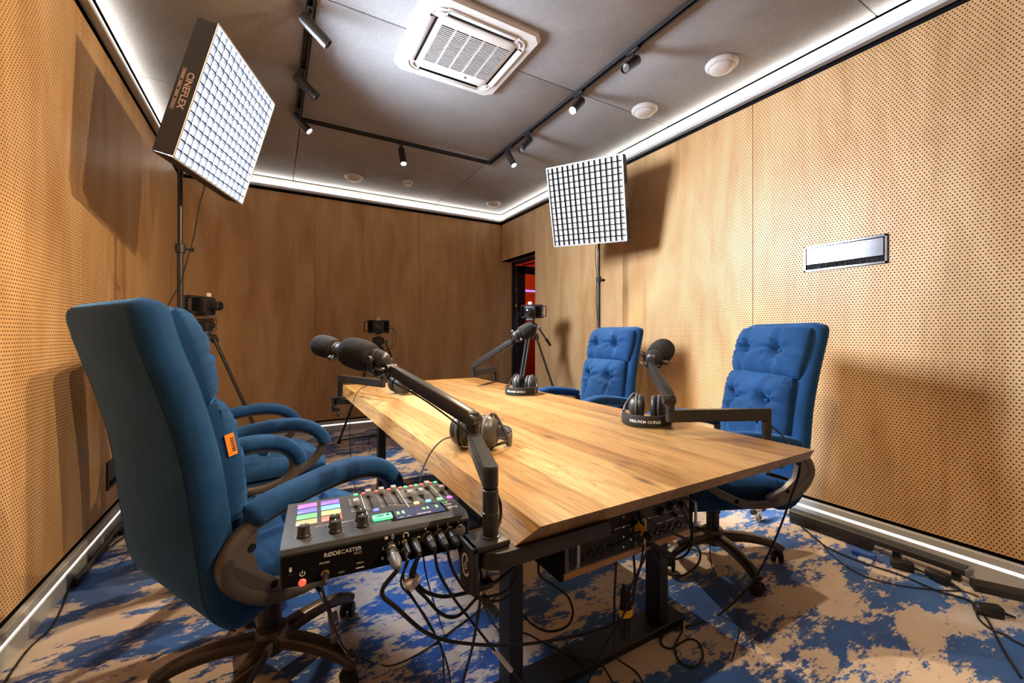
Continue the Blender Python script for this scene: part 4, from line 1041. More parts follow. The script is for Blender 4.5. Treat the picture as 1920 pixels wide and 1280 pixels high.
    text('RØDE', .0165, 'label_white', t, top(.915, .145, .0003) @ RZ(180), 'print', .0002, True)
    mk = BM()
    for x_, y_, w_, h_ in ((.000, .0, .026, .0012), (.010, .004, .012, .003), (-.006, .004, .010, .0024), (.004, .008, .010, .0022)): box(mk, (x_, y_, .0003), (w_, h_, .0004))
    obj('script_mark', mk, 'label_white', t, top(.915, .215, .0002), smooth=0)
    mk = BM()
    for x_, w_ in ((-.014, .006), (-.006, .007), (.003, .006), (.011, .006)): box(mk, (x_, 0, .0003), (w_, .0026, .0004))
    obj('green_mark', mk, 'meter_green', t, top(.905, .295, .0002), smooth=0)
    # socket side facing the camera
    def side(x, z): return T(x - W_ / 2, y0 - .0015, z) @ RX(90)
    text('RØDE', .0108, 'label_white', t, side(.086, .051), 'print', .0002, True); text('CASTER', .0104, 'label_white', t, side(.1195, .051), 'print', .0002)
    text('PRO', .0075, 'pink_print', t, side(.131, .0425), 'print', .0002)
    for s_, x, z in (('L', .179, .040), ('R', .177, .021), ('1', .2085, .045), ('2', .2080, .029), ('4', .262, .062), ('3', .287, .062), ('2', .309, .062), ('1', .332, .063)): text(s_, .0095, 'label_white', t, side(x, z), 'print', .0002)
    text('POWER', .0052, 'label_white', t, side(.073, .0375), 'print', .0002); text('micro', .0052, 'label_white', t, side(.135, .0235), 'print', .0002)
    pw_ = lathe(BM(), [(.001, .0045), (.005, .0045), (.0065, .003), (.0068, 0)], side(.036, .011), 18); obj('power_button', pw_, 'mute_red', t)
    bm = torus(BM(), .0042, .0007, side(.036, .0265), 18, 6, -230, 50); box(bm, (0, .003, 0), (.0014, .006, .001), 0, 1, side(.036, .0265)); obj('power_symbol', bm, 'label_white', t)
    bm = BM(); box(bm, (0, 0, 0), (.007, .012, .0008), .001, 1, side(.248, .044)); obj('phone_symbol', bm, 'label_white', t)
    obj('phone_symbol_inner', boxo((0, 0, 0), (.005, .008, .0012), 0, 1, side(.248, .044)), 'shadow_black', t)
    bm = torus(BM(), .0048, .0009, side(.222, .058), 14, 6, 0, 180); box(bm, (-.0048, -.002, 0), (.0026, .005, .001), .0005, 1, side(.222, .058)); box(bm, (.0048, -.002, 0), (.0026, .005, .001), .0005, 1, side(.222, .058)); obj('headphone_symbol', bm, 'label_white', t)
    bm = BM(); box(bm, (-.006, 0, 0), (.006, .005, .0008), 0, 1, side(.190, .060)); torus(bm, .004, .0007, side(.191, .060), 8, 5, -50, 50); torus(bm, .007, .0007, side(.191, .060), 8, 5, -50, 50); obj('speaker_symbol', bm, 'label_white', t)
    obj('card_slot', boxo((0, 0, 0), (.015, .0016, .001), 0, 1, side(.135, .014)), 'label_white', t)
    obj('usb_port', boxo((0, 0, 0), (.011, .0042, .001), .0018, 2, side(.102, .013)), 'grey_plastic', t)
    bm = BM(); box(bm, (0, 0, 0), (.004, .005, .001), 0, 1, side(.017, .037)); torus(bm, .0018, .0005, side(.017, .040), 8, 5, 0, 180); obj('lock_symbol', bm, 'label_white', t)
    obj('lock_slot', boxo((0, 0, 0), (.008, .0035, .001), 0, 1, side(.017, .029)), 'matte_black', t)
    for x, z, r_ in ((.074, .021, .0065), (.2185, .0465, .006), (.218, .0305, .006)): obj('jack_ring', lathe(BM(), [(r_, 0), (r_, .004), (r_ * .7, .005), (.001, .005)], side(x, z), 18), 'gold', t)
    for x, z in ((.266, .044), (.290, .044), (.313, .044), (.336, .044)): obj('combo_socket', lathe(BM(), [(.012, 0), (.012, .002), (.010, .003), (.001, .003)], side(x, z), 22), 'grey_plastic', t); obj('latch_tab', boxo((0, .0125, .003), (.008, .004, .004), .001, 1, side(x, z)), 'nickel', t)
    for z in (.045, .022): obj('line_jack', lathe(BM(), [(.0075, 0), (.0075, .003), (.004, .004), (.001, .004)], side(.192, z), 18), 'nickel', t)
    return t
MIX = mixer()

# ================================================================== VIDEO CAMERAS ON TRIPODS
def tripod(label, x, y, zplate, leg0, spread, pan):
    t = thing('tripod', label, 'tripod', (x, y, 0), group='camera tripods')
    zb = zplate - .17
    hd = BM(); lathe(hd, [(.052, zb - .012), (.056, zb), (.050, zb + .03), (.036, zb + .045), (.034, zb + .06)], seg=24)
    obj('bowl', hd, 'satin_black', t)
    M = T(0, 0, zb + .055) @ RZ(pan)
    h2 = BM(); box(h2, (0, 0, .045), (.075, .085, .075), .012, 2, M); cyl(h2, M @ Vector((0, -.06, .055)), M @ Vector((0, .06, .055)), .033, seg=20); box(h2, (0, 0, .098), (.11, .062, .014), .004, 1, M)
    fh = obj('fluid_head', h2, 'satin_black', t)
    obj('lock_knob', cyl(cyl(BM(), M @ Vector((0, .06, .05)), M @ Vector((0, .085, .05)), .008), M @ Vector((0, .08, .05)), M @ Vector((0, .10, .05)), .017), 'grey_plastic', fh)
    obj('red_lever', boxo((.02, -.07, .025), (.035, .008, .010), .002, 1, M), 'red_plastic', fh)
    ph = obj('pan_handle', cyl(BM(), M @ Vector((-.03, .07, .05)), M @ Vector((-.26, .13, -.12)), .008), 'satin_black', t)
    obj('grip', cyl(BM(), M @ Vector((-.20, .1145, -.077)), M @ Vector((-.29, .138, -.142)), .015, .013), 'rubber', ph)
    for k in range(3):
        a = R(leg0 + 120 * k); d = Vector((math.cos(a), math.sin(a), 0)); s = Vector((-d.y, d.x, 0))
        top = d * .055 + Vector((0, 0, zb + .005)); foot = d * spread + Vector((0, 0, .02)); mid = top + (foot - top) * .52
        bm = BM()
        for g in (-1, 1): cyl(bm, top + s * g * .017, mid + s * g * .015, .011, seg=10)
        box(bm, (0, 0, 0), (.05, .034, .06), .006, 1, frame(top, foot - top, s))
        lg = obj('leg', bm, 'arm_black', t)
        obj('lower_tube', cyl(BM(), mid - (foot - top) * .06, foot, .0135, .011, 12), 'satin_black', lg)
        obj('leg_clamp', boxo((0, 0, 0), (.056, .030, .05), .006, 1, frame(mid, foot - top, s)), 'satin_black', lg)
        obj('clamp_lever', torus(BM(), .022, .005, frame(mid + d * .022, s, (0, 0, 1)), 14, 6, -70, 110), 'red_plastic', lg)
        obj('rubber_foot', lathe(BM(), [(.001, -.019), (.018, -.019), (.020, -.008), (.012, .006)], T(*foot), 14), 'rubber', lg)
        obj('spreader_bar', cyl(BM(), d * (spread - .01) + Vector((0, 0, .030)), d * .03 + Vector((0, 0, .045)), .008, seg=10), 'satin_black', t)
    obj('spreader_hub', lathe(BM(), [(.032, .032), (.034, .036), (.034, .055), (.028, .060)], seg=18), 'satin_black', t)
    return t
def video_camera(label, x, y, z, yaw, num, hs=-1):
    """local +X is the lens direction"""
    t = thing('video_camera', label, 'video camera', (x, y, z), yaw, 'studio video cameras')
    w, h = .225, .140
    bm = BM(); box(bm, (-.045, 0, h / 2 + .012), (.050, w, h), .010, 2)
    bd = obj('monitor_body', bm, 'matte_black', t)
    obj('screen_hood', boxo((-.088, 0, h / 2 + .012), (.040, w * .96, h * .96), .006, 1), 'satin_black', t)
    fr = BM(); box(fr, (.005, 0, h * .48 + .010), (.075, .118, h * .92), .014, 2); box(fr, (-.01, 0, .008), (.11, .07, .016), .003, 1)
    fb = obj('front_block', fr, 'satin_black', t)
    for sy in (-1, 1):
        for k in range(4): obj('cooling_fin', boxo((-.014, sy * (.070 + k * .010), h / 2 + .016), (.022, .005, h * .7), .001, 1), 'shadow_black', bd)
    F = T(.040, 0, h * .47 + .010) @ RY(90)
    ln = obj('lens_barrel', lathe(BM(), [(.040, 0), (.040, .010), (.034, .012), (.033, .050), (.035, .052), (.035, .078), (.031, .080), (.029, .070), (.001, .070)], F, 26), 'satin_black', t)
    obj('lens_glass', lathe(BM(), [(.001, .0745), (.018, .0735), (.0285, .0705)], F, 24), 'lens_glass', ln)
    for k in range(2): obj('focus_ring', lathe(BM(), [(.0345, .018 + k * .018), (.0365, .020 + k * .018), (.0365, .030 + k * .018), (.0345, .032 + k * .018)], F, 26, False), 'rubber', ln)
    tl_ = obj('number_plate', boxo((.028, 0, h + .022), (.012, .040, .030), .003, 1), 'label_white', t)
    text(num, .022, 'shadow_black', tl_, T(.0345, 0, h + .022) @ RZ(90) @ RX(90), 'print', .0002, True)
    obj('side_handle', tube(BM(), [(-.045, hs * (w / 2 - .004), h - .004), (-.045, hs * (w / 2 + .030), h - .006), (-.045, hs * (w / 2 + .036), h - .02), (-.045, hs * (w / 2 + .036), .045), (-.045, hs * (w / 2 + .030), .034), (-.045, hs * (w / 2 - .004), .034)], .0055, 8, 4), 'satin_black', t)
    bm = BM()
    for k in range(5): box(bm, (-.03, hs * (w / 2 + .002), .035 + k * .020), (.012, .006, .010), .001, 1)
    obj('socket_row', bm, 'chrome', t)
    obj('camera_lead', tube(BM(), [(-.05, -hs * (w / 2 - .01), .06), (-.07, -hs * (w / 2 + .05), .06), (-.06, -hs * (w / 2 + .075), -.02), (-.05, -hs * (w / 2 + .04), -.14), (-.03, -.05, -.24)], .0028, 7), 'rubber', t)
    obj('second_lead', tube(BM(), [(-.05, -hs * (w / 2 - .01), .08), (-.07, -hs * (w / 2 + .03), .085), (-.06, -hs * (w / 2 + .045), .0), (-.05, -hs * (w / 2 + .02), -.13), (-.03, -.04, -.24)], .0022, 7), 'rubber', t)
    obj('base_plate', boxo((0, 0, -.005), (.13, .06, .012), .002, 1), 'grey_plastic', t)
    return t
def rig(lab_c, lab_t, x, y, zc, yaw, leg0, num, spread=.46, hs=-1):
    tripod(lab_t, x, y, zc - .012, leg0, spread, yaw); video_camera(lab_c, x, y, zc, yaw, num, hs)
rig('studio camera numbered 1 on the tripod in the back left corner', 'black tripod in the back left corner under camera 1', -.456, 3.96, 1.275, -32, 0, '1')
rig('studio camera numbered 2 in the middle of the back wall facing the room', 'black tripod in front of the middle of the back wall', .99, 4.62, 1.135, -103, 180, '2', .40)
rig('studio camera numbered 3 beside the doorway', 'black tripod with red levers beside the doorway', 2.27, 3.55, 1.285, 222, -30, '3', .42, 1)

# ================================================================== CABLES (world positions in metres)
CABLES = [
    ('audio_cable', 'grey-sheathed cable from the big silver plug on the mixer to the rack', 0.0042, [(0.195, 0.747, 0.709), (0.173, 0.778, 0.656), (0.208, 0.804, 0.600), (0.289, 0.872, 0.481), (0.388, 0.931, 0.385), (0.560, 0.970, 0.289), (0.765, 1.002, 0.212), (0.918, 0.994, 0.195), (1.007, 0.989, 0.209), (1.045, 0.990, 0.288), (1.052, 1.009, 0.438), (1.056, 1.030, 0.520)], 'rubber', ('big', (0.2013, 0.8313, 0.7085))),
    ('power_cable', 'thin power lead from the mixer with a ferrite bead lying by the chair base', 0.0026, [(0.080, 0.796, 0.690), (0.082, 0.877, 0.639), (0.120, 1.062, 0.450), (0.164, 1.233, 0.272), (0.199, 1.328, 0.170), (0.282, 1.477, 0.010), (0.350, 1.423, 0.004), (0.476, 1.436, 0.004), (0.622, 1.490, 0.004), (0.746, 1.534, 0.004), (0.863, 1.588, 0.004)], 'rubber', ('dc', (0.0837, 0.8406, 0.6895))),
    ('headphone_cable', 'upper black headphone lead with gold jack plugged into the mixer', 0.0022, [(0.224, 0.779, 0.715), (0.229, 0.837, 0.634), (0.263, 0.864, 0.559), (0.314, 0.916, 0.455), (0.352, 0.951, 0.375), (0.375, 0.996, 0.270), (0.449, 1.174, 0.004)], 'rubber', ('jack', (0.2277, 0.8292, 0.7150))),
    ('headphone_cable', 'lower black headphone lead with gold jack plugged into the mixer', 0.0022, [(0.223, 0.781, 0.699), (0.219, 0.820, 0.638), (0.249, 0.849, 0.583), (0.296, 0.892, 0.497), (0.345, 0.932, 0.386), (0.379, 0.970, 0.286), (0.465, 1.155, 0.004)], 'rubber', ('jack', (0.2272, 0.8293, 0.6990))),
    ('phone_cable', 'grey lead with a paper tag plugged into the phone socket of the mixer', 0.004, [(0.242, 0.770, 0.713), (0.236, 0.811, 0.653), (0.253, 0.824, 0.623), (0.276, 0.834, 0.594), (0.319, 0.855, 0.560), (0.363, 0.864, 0.546), (0.408, 0.873, 0.537), (0.466, 0.885, 0.533), (0.526, 0.897, 0.546)], 'rubber', ('usb', (0.2461, 0.8278, 0.7125))),
    ('phone_cable', 'second lead under the paper tag, looping low below the mixer', 0.0036, [(0.243, 0.788, 0.699), (0.244, 0.817, 0.632), (0.276, 0.834, 0.581), (0.307, 0.839, 0.538), (0.337, 0.844, 0.515), (0.365, 0.851, 0.512), (0.401, 0.866, 0.520), (0.461, 0.889, 0.533)], 'rubber', None),
    ('microphone_cable', 'microphone cable from input 4 crossing down to a clear sleeve', 0.003, [(0.271, 0.771, 0.713), (0.284, 0.783, 0.659), (0.332, 0.825, 0.570), (0.391, 0.860, 0.477), (0.455, 0.892, 0.378), (0.530, 0.918, 0.267), (0.598, 0.948, 0.157), (0.662, 1.021, 0.004)], 'rubber', ('xlr', (0.2751, 0.8255, 0.7125))),
    ('microphone_cable', 'microphone cable from input 3 drooping behind the clamp', 0.003, [(0.295, 0.769, 0.713), (0.320, 0.808, 0.650), (0.340, 0.820, 0.610), (0.366, 0.828, 0.571), (0.412, 0.847, 0.534), (0.483, 0.876, 0.507), (0.526, 0.897, 0.515), (0.542, 0.911, 0.551)], 'rubber', ('xlr', (0.2990, 0.8236, 0.7125))),
    ('microphone_cable', 'microphone cable from input 2 hanging close to the clamp emblem', 0.003, [(0.318, 0.767, 0.713), (0.355, 0.834, 0.636), (0.364, 0.852, 0.592), (0.386, 0.863, 0.547), (0.425, 0.874, 0.508), (0.487, 0.897, 0.475), (0.536, 0.915, 0.476)], 'rubber', ('xlr', (0.3219, 0.8218, 0.7125))),
    ('arm_cable', 'lead dropping from the nearest microphone arm past its clamp to the floor', 0.0034, [(0.399, 0.757, 0.805), (0.409, 0.757, 0.777), (0.406, 0.753, 0.746), (0.383, 0.738, 0.722), (0.371, 0.756, 0.644), (0.388, 0.815, 0.534), (0.408, 0.896, 0.386), (0.417, 0.972, 0.245), (0.481, 1.145, 0.004)], 'rubber', None),
    ('black_cable', 'black cable looping under the table beside the left leg', 0.004, [(0.723, 1.084, 0.420), (0.737, 1.099, 0.362), (0.802, 1.108, 0.303), (0.878, 1.133, 0.227), (0.916, 1.157, 0.145), (0.921, 1.200, 0.071), (0.867, 1.231, 0.054), (0.803, 1.245, 0.093), (0.746, 1.255, 0.164), (0.704, 1.256, 0.218)], 'rubber', None),
    ('black_cable', 'black cable running along the floor from the left leg over the foot bar', 0.0034, [(0.761, 1.564, 0.004), (0.745, 1.392, 0.004), (0.823, 1.324, 0.004), (0.856, 1.249, 0.004), (0.889, 1.106, 0.035), (0.940, 1.043, 0.035), (0.951, 0.993, 0.005)], 'rubber', None),
    ('black_cable', 'thick vertical cable dropping from the rack behind the yellow tie', 0.0034, [(0.876, 0.903, 0.566), (0.874, 0.904, 0.527), (0.890, 0.918, 0.437), (0.900, 0.935, 0.312), (0.929, 0.965, 0.169), (0.978, 1.006, 0.068), (1.048, 0.982, 0.004), (1.013, 0.912, 0.004)], 'rubber', None),
    ('black_cable', 'cable hanging in a bundle from the rack into the yellow-tied coil', 0.0032, [(0.896, 0.845, 0.631), (0.938, 0.844, 0.552), (0.951, 0.860, 0.480), (0.939, 0.890, 0.397), (0.921, 0.912, 0.327), (0.913, 0.916, 0.286)], 'rubber', None),
    ('black_cable', 'cable running from the bundle straight down to the bottom of the picture', 0.003, [(0.891, 0.825, 0.632), (0.914, 0.835, 0.516), (0.908, 0.861, 0.398), (0.904, 0.910, 0.277), (0.897, 0.960, 0.184), (0.907, 1.024, 0.070), (0.871, 1.029, 0.004)], 'rubber', None),
    ('black_cable', 'wide cable loop hanging lowest in front of the right leg', 0.0032, [(0.876, 0.834, 0.639), (0.959, 0.809, 0.577), (1.043, 0.784, 0.534), (1.091, 0.779, 0.488), (1.080, 0.785, 0.445), (1.039, 0.809, 0.417), (0.982, 0.819, 0.444), (0.951, 0.825, 0.496), (0.905, 0.828, 0.567)], 'rubber', None),
    ('black_cable', 'middle cable loop hanging from the rack in front of the right leg', 0.0032, [(1.000, 0.809, 0.661), (1.044, 0.794, 0.602), (1.071, 0.791, 0.543), (1.060, 0.797, 0.488), (1.017, 0.810, 0.473), (0.969, 0.826, 0.498), (0.920, 0.832, 0.554)], 'rubber', None),
    ('black_cable', 'small cable loop hanging from the rack in front of the right leg', 0.0032, [(1.016, 0.799, 0.669), (1.058, 0.792, 0.608), (1.075, 0.794, 0.540), (1.053, 0.806, 0.493), (1.001, 0.825, 0.486), (0.951, 0.836, 0.525), (0.906, 0.839, 0.585)], 'rubber', None),
    ('black_cable', 'short cable arching in front of the yellow-wrapped plug on the rack', 0.0042, [(0.793, 0.859, 0.537), (0.824, 0.829, 0.564), (0.855, 0.811, 0.586), (0.894, 0.800, 0.583), (0.919, 0.797, 0.547), (0.988, 0.792, 0.501)], 'rubber', None),
    ('thin_cable', 'thin cable falling past the chair column to the carpet by the tied coil', 0.002, [(1.166, 0.828, 0.637), (1.247, 0.851, 0.532), (1.355, 0.927, 0.332), (1.451, 0.964, 0.218), (1.717, 1.073, 0.004), (1.630, 0.987, 0.003), (1.481, 0.905, 0.003), (1.368, 0.855, 0.003)], 'rubber', None),
    ('arm_cable', 'long lead sagging from the near right microphone arm to the coil on the floor', 0.0036, [(1.610, 0.872, 0.802), (1.626, 0.816, 0.751), (1.611, 0.756, 0.676), (1.600, 0.785, 0.532), (1.584, 0.841, 0.340), (1.556, 0.903, 0.182), (1.559, 1.023, 0.006), (1.412, 1.037, 0.006), (1.319, 1.057, 0.006), (1.238, 1.056, 0.006)], 'rubber', None),
    ('cable_coil', 'cable coil on the carpet gathered by a yellow tie', 0.0034, [(1.364, 1.042, 0.016), (1.286, 1.060, 0.006), (1.227, 1.035, 0.004), (1.236, 1.000, 0.004), (1.318, 0.991, 0.012), (1.343, 0.965, 0.006), (1.303, 0.919, 0.004), (1.236, 0.904, 0.004), (1.213, 0.944, 0.004), (1.258, 0.999, 0.006), (1.334, 1.026, 0.016)], 'rubber', None),
    ('headphone_cable', 'lead curling from the far left headphones over the table edge', 0.002, [(0.596, 2.681, 0.836), (0.516, 2.705, 0.811), (0.460, 2.714, 0.777), (0.422, 2.713, 0.691), (0.410, 2.719, 0.559), (0.413, 2.717, 0.393), (0.428, 2.709, 0.261), (0.493, 2.990, 0.003)], 'rubber', None),
    ('headphone_cable', 'lead from the nearest headphones curving over the table edge', 0.0022, [(0.496, 1.250, 0.801), (0.458, 1.237, 0.796), (0.416, 1.215, 0.771), (0.382, 1.188, 0.732), (0.362, 1.154, 0.707), (0.354, 1.135, 0.676), (0.360, 1.132, 0.587), (0.385, 1.163, 0.429), (0.560, 1.500, 0.003)], 'rubber', None),
    ('floor_cable', 'thin cable wriggling on the carpet near the far table leg', 0.0022, [(1.255, 5.105, 0.003), (1.038, 4.973, 0.003), (0.885, 4.583, 0.003), (0.812, 4.157, 0.003), (0.720, 3.876, 0.003), (0.649, 3.535, 0.003)], 'rubber', None),
    ('floor_cable', 'black cable on the carpet along the left baseboard towards the camera', 0.0034, [(-0.714, 3.099, 0.004), (-0.756, 2.937, 0.004), (-0.790, 2.773, 0.004), (-0.788, 2.607, 0.012), (-0.761, 2.443, 0.004), (-0.741, 2.267, 0.004), (-0.759, 2.152, 0.004), (-0.756, 2.024, 0.004), (-0.746, 1.906, 0.004)], 'rubber', None),
    ('softbox_cable', 'power lead hanging from the glowing softbox to its stand', 0.003, [(-0.339, 2.690, 1.958), (-0.313, 2.698, 1.923), (-0.341, 2.737, 1.817), (-0.365, 2.751, 1.661), (-0.398, 2.758, 1.517), (-0.425, 2.763, 1.403), (-0.462, 2.772, 1.318), (-0.484, 2.774, 1.267)], 'rubber', None),
    ('softbox_cable', 'short lead drooping below the grid softbox onto its pole', 0.003, [(2.449, 2.766, 1.919), (2.448, 2.778, 1.842), (2.459, 2.784, 1.750), (2.467, 2.779, 1.656), (2.456, 2.774, 1.444), (2.471, 2.777, 1.257)], 'rubber', None),
    ('floor_cable', 'power lead along the right baseboard passing under the cable tray', 0.004, [(2.816, 1.413, 0.006), (2.586, 1.133, 0.006), (2.530, 1.035, 0.006), (2.519, 0.896, 0.006), (2.541, 0.763, 0.006), (2.524, 0.634, 0.006), (2.546, 0.550, 0.006), (2.443, 0.477, 0.006), (2.264, 0.404, 0.006), (2.123, 0.339, 0.006)], 'rubber', None),
    ('floor_cable', 'thin lead bowing out from the right baseboard across the carpet', 0.0028, [(2.590, 1.122, 0.004), (2.473, 1.012, 0.004), (2.389, 0.870, 0.004), (2.427, 0.747, 0.004), (2.540, 0.637, 0.004), (2.620, 0.582, 0.004), (2.626, 0.536, 0.004)], 'rubber', None),
    ('floor_cable', 'lead from the adapters coming round at the right edge of the picture', 0.0036, [(2.521, 0.525, 0.006), (2.417, 0.492, 0.006), (2.372, 0.450, 0.006), (2.373, 0.417, 0.006), (2.357, 0.395, 0.006), (2.347, 0.356, 0.006)], 'rubber', None),
]
CB = {}
def fit_plug(t, kind, p, q):
    """plug body running from socket p towards q"""
    p, q = Vector(p), Vector(q); d = q - p; Lg = d.length; F = frame(p, d)
    if kind == 'big':
        obj('plug_shell', lathe(BM(), [(.0095, 0), (.0105, .002), (.0105, .016), (.0098, .017), (.0098, .020), (.0105, .021), (.0105, .045)], F, 22), 'nickel', t)
        obj('plug_boot', lathe(BM(), [(.0108, .045), (.0110, .060), (.0085, .074), (.0055, Lg - .002), (.0045, Lg)], F, 22), 'grey_plastic', t)
        obj('plug_latch', boxo((0, .0108, .012), (.006, .003, .014), .001, 1, F), 'nickel', t)
    elif kind == 'xlr':
        obj('plug_shell', lathe(BM(), [(.0090, 0), (.0095, .002), (.0095, .024), (.0086, .026), (.0090, .034)], F, 20), 'satin_black', t)
        obj('plug_boot', lathe(BM(), [(.0080, .034), (.0072, .044), (.0050, Lg - .001), (.0032, Lg)], F, 18), 'rubber', t)
    elif kind == 'jack':
        obj('plug_collar', lathe(BM(), [(.0055, 0), (.0058, .002), (.0058, .009), (.0050, .010)], F, 18), 'gold', t)
        obj('plug_body', lathe(BM(), [(.0048, .010), (.0050, .012), (.0044, .034), (.0030, Lg - .004), (.0022, Lg)], F, 18), 'satin_black', t)
    elif kind == 'dc':
        obj('plug_collar', lathe(BM(), [(.0068, 0), (.0070, .002), (.0070, .010), (.0055, .011)], F, 18), 'gold', t)
        obj('plug_body', lathe(BM(), [(.0055, .011), (.0056, .024), (.0040, .030), (.0042, .036), (.0030, Lg)], F, 18), 'satin_black', t)
    elif kind == 'usb':
        obj('plug_body', lathe(BM(), [(.0068, 0), (.0078, .003), (.0078, .030), (.0062, .045), (.0042, Lg)], F, 18), 'satin_black', t)
for n_, lab, r_, pts, mt, plug in CABLES:
    o0 = Vector(pts[0])
    t = thing(n_, lab, 'cable', (0, 0, 0), group='loose cables')
    obj('cord', tube(BM(), pts, r_, 8, 8), mt, t)
    if plug: fit_plug(t, plug[0], plug[1], pts[0])
    CB[lab] = (t, pts)
def by(word): return next(v for k, v in CB.items() if word in k)
def ring_on(t, name, p, d, r0, w_, mat):
    F = frame(p, d); return obj(name, lathe(BM(), [(r0, -w_ / 2), (r0 + .002, -w_ / 2), (r0 + .002, w_ / 2), (r0, w_ / 2)], F, 16), mat, t)
t, p = by('ferrite'); a, b_ = Vector(p[4]), Vector(p[5]); c0 = Vector(p[4]) + (b_ - a) * .12
obj('ferrite_bead', lathe(BM(), [(.003, -.022), (.009, -.020), (.0098, -.016), (.0098, .016), (.009, .020), (.003, .022)], frame(c0, b_ - a), 18), 'rubber', t)
t, p = by('paper tag'); a, b_ = Vector(p[1]), Vector(p[2])
obj('paper_tag', boxo((0, -.004, 0), (.017, .030, .024), .003, 2, frame((a + b_) / 2, b_ - a) @ RZ(20)), 'label_white', t)
for k in range(4): obj('tag_line', boxo((0, -.004, -.008 + k * .005), (.0174, .0304, .0008), 0, 1, frame((a + b_) / 2, b_ - a) @ RZ(20)), 'fader_cap', t)
t, p = by('clear sleeve'); a, b_ = Vector(p[4]), Vector(p[5])
obj('clear_sleeve', cyl(BM(), a + (b_ - a) * .18, a + (b_ - a) * .95, .0062, seg=14), 'clear_tube', t)
t, p = by('coil on the carpet')
obj('velcro_tie', torus(BM(), .013, .0035, T(p[0][0], p[0][1], .016) @ RZ(35) @ RX(90), 18, 8), 'yellow_velcro', t)
# hanging bundle with a yellow strap
BX, BY, BZ = .792, 1.003, .255
BX, BY, BZ = .9255, .9135, .285
t = thing('cable_bundle', 'folded bundle of black cable hanging under the rack with a yellow strap', 'cable', (BX, BY, BZ), group='loose cables')
rnd = random.Random(11)
for k in range(5):
    dx, dy = rnd.uniform(-.016, .016), rnd.uniform(-.012, .012); h = rnd.uniform(.055, .085)
    obj('cable_fold', tube(BM(), [(dx * .6, dy, .07), (dx * .9, dy, .03), (dx * 1.2 - .004, dy, -.02), (dx, dy, -h), (dx * .4 + .005, dy, -h + .004), (dx * .3 + .006, dy + .004, -.02), (dx * .2, dy + .003, .04), (dx * .3, dy, .085)], .0036, 7, 6), 'rubber', t)
sb_ = BM(); rings(sb_, [[Vector((.023 * math.cos(2 * PI * j / 20), .017 * math.sin(2 * PI * j / 20), z_)) for j in range(20)] for z_ in (-.004, .018)], False); obj('strap', sb_, 'yellow_velcro', t)
t = thing('wrapped_plug', 'black plug wrapped with a yellow strap on the front of the rack', 'plug', (.882, .815, .590), group='loose cables')
obj('plug_body', lathe(BM(), [(.004, -.045), (.0095, -.040), (.0095, .030), (.004, .040)], RX(-70), 16), 'satin_black', t)
obj('strap', lathe(BM(), [(.0102, -.016), (.0118, -.016), (.0118, .012), (.0102, .012)], RX(-70), 18), 'yellow_velcro', t)

# ================================================================== FLOOR ALONG THE WALLS
t = thing('cable_tray', 'long dark metal cable tray on the carpet against the right baseboard', 'cable tray', (2.715, .955, 0))
bm = BM(); rings(bm, [[Vector((x_, y_, z_)) for x_, z_ in ((-.030, .046), (.034, .046), (.034, .074), (.026, .078), (-.022, .078), (-.030, .070))] for y_ in (-.365, .365)])
obj('top_rail', bm, 'tray_grey', t, smooth=20)
obj('end_cap', boxo((.002, -.372, .060), (.068, .016, .034), .004, 1), 'grey_plastic', t)
obj('lower_channel', boxo((.002, .170, .0235), (.058, .39, .045), .003, 1), 'tray_grey', t)
for k in range(2): obj('channel_groove', boxo((-.0275, .170, .014 + k * .016), (.003, .38, .002)), 'shadow_black', t)
for yy in (-.33, -.12): obj('tray_foot', boxo((.012, yy, .023), (.030, .03, .046), .002, 1), 'satin_black', t)
t = thing('cable_tray', 'second dark cable tray lying askew at the right edge of the carpet', 'cable tray', (2.575, .545, 0), 28)
bm = BM(); rings(bm, [[Vector((x_, y_, z_)) for x_, z_ in ((-.028, .052), (.030, .052), (.030, .082), (.022, .086), (-.020, .086), (-.028, .078))] for y_ in (-.62, .0)])
obj('top_rail', bm, 'tray_grey', t, smooth=20)
for yy in (-.22, -.50): obj('tray_foot', boxo((.0, yy, .0265), (.040, .05, .053), .003, 1), 'satin_black', t)
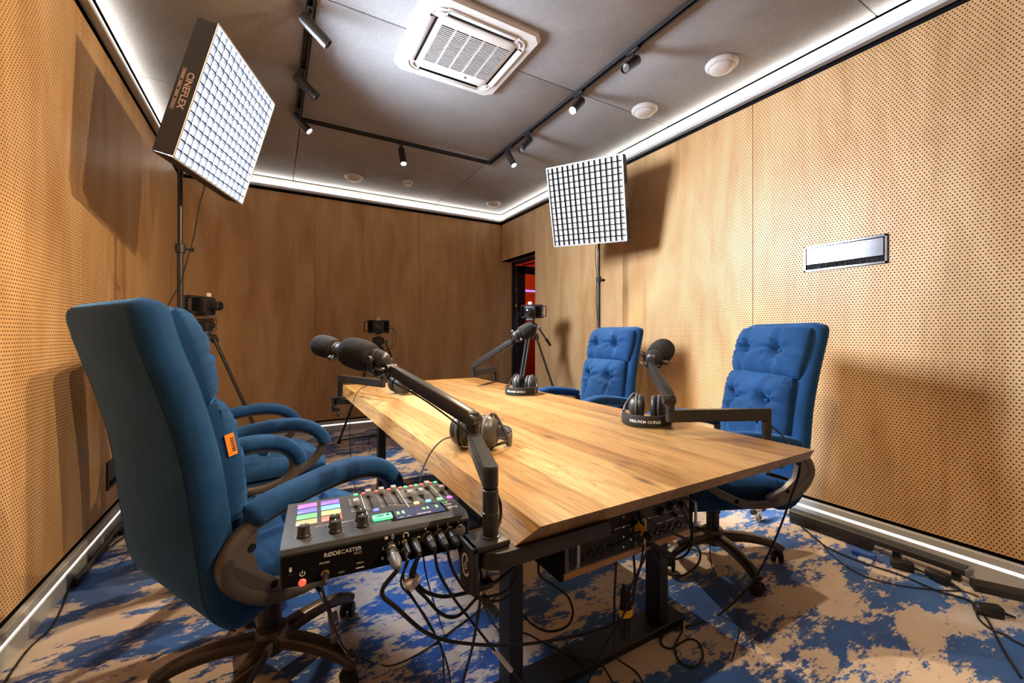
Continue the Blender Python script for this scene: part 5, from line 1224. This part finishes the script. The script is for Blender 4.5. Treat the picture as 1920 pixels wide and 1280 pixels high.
def adapter(label, x, y, rot, kind):
    t = thing('power_adapter', label, 'power adapter', (x, y, 0), rot, 'plugs and adapters by the right wall')
    if kind == 'blue':
        obj('plug_housing', lathe(BM(), [(.006, -.05), (.016, -.046), (.017, -.01), (.017, .04), (.014, .046)], T(0, 0, .018) @ RX(90), 20), 'blue_plastic', t)
        obj('plug_face', lathe(BM(), [(.001, .050), (.013, .050), (.016, .046), (.016, .040)], T(0, 0, .018) @ RX(-90) , 20), 'grey_plastic', t)
        obj('clear_tag', boxo((-.030, -.01, .004), (.045, .055, .0015), .0005, 1, RY(-6)), 'clear_tube', t)
    else:
        obj('plug_housing', boxo((0, 0, .024), (.040, .055, .046), .010, 3), 'rubber', t)
        obj('plug_head', lathe(BM(), [(.020, 0), (.022, .006), (.022, .030), (.016, .036)], T(0, .02, .026) @ RX(-90), 20), 'satin_black', t)
        obj('cord_exit', cyl(BM(), (0, -.025, .022), (0, -.065, .012), .007, .004), 'rubber', t)
    return t
adapter('blue round plug with a clear tag beside the right cable tray', 2.600, .925, 10, 'blue')
adapter('black socket block in front of the cable tray next to the blue plug', 2.622, .770, 25, 'black')
adapter('black socket block near the end of the straight cable tray', 2.628, .650, -15, 'black')
adapter('black adapter under the askew cable tray at the picture edge', 2.498, .470, 40, 'black')
t = thing('floor_clamp', 'small chrome clamp with black knobs on the carpet behind the tufted chair', 'clamp', (2.555, 1.43, 0))
bm = BM(); box(bm, (0, 0, .008), (.075, .05, .016), .004, 1); cyl(bm, (-.022, 0, .012), (-.022, 0, .062), .011); cyl(bm, (.022, 0, .012), (.022, 0, .062), .011); cyl(bm, (-.035, 0, .060), (.035, 0, .060), .010)
obj('clamp_body', bm, 'chrome', t)
for g in (-1, 1): obj('clamp_knob', cyl(BM(), (g * .036, 0, .060), (g * .060, 0, .060), .015), 'satin_black', t)
t = thing('floor_strip', 'black plastic strip standing along the left baseboard', 'cable strip', (-.768, 2.99, 0))
obj('strip_body', boxo((0, 0, .0155), (.020, .80, .030), .003, 1), 'satin_black', t)
obj('strip_end', boxo((0, -.408, .012), (.018, .018, .022), .004, 1), 'rubber', t)
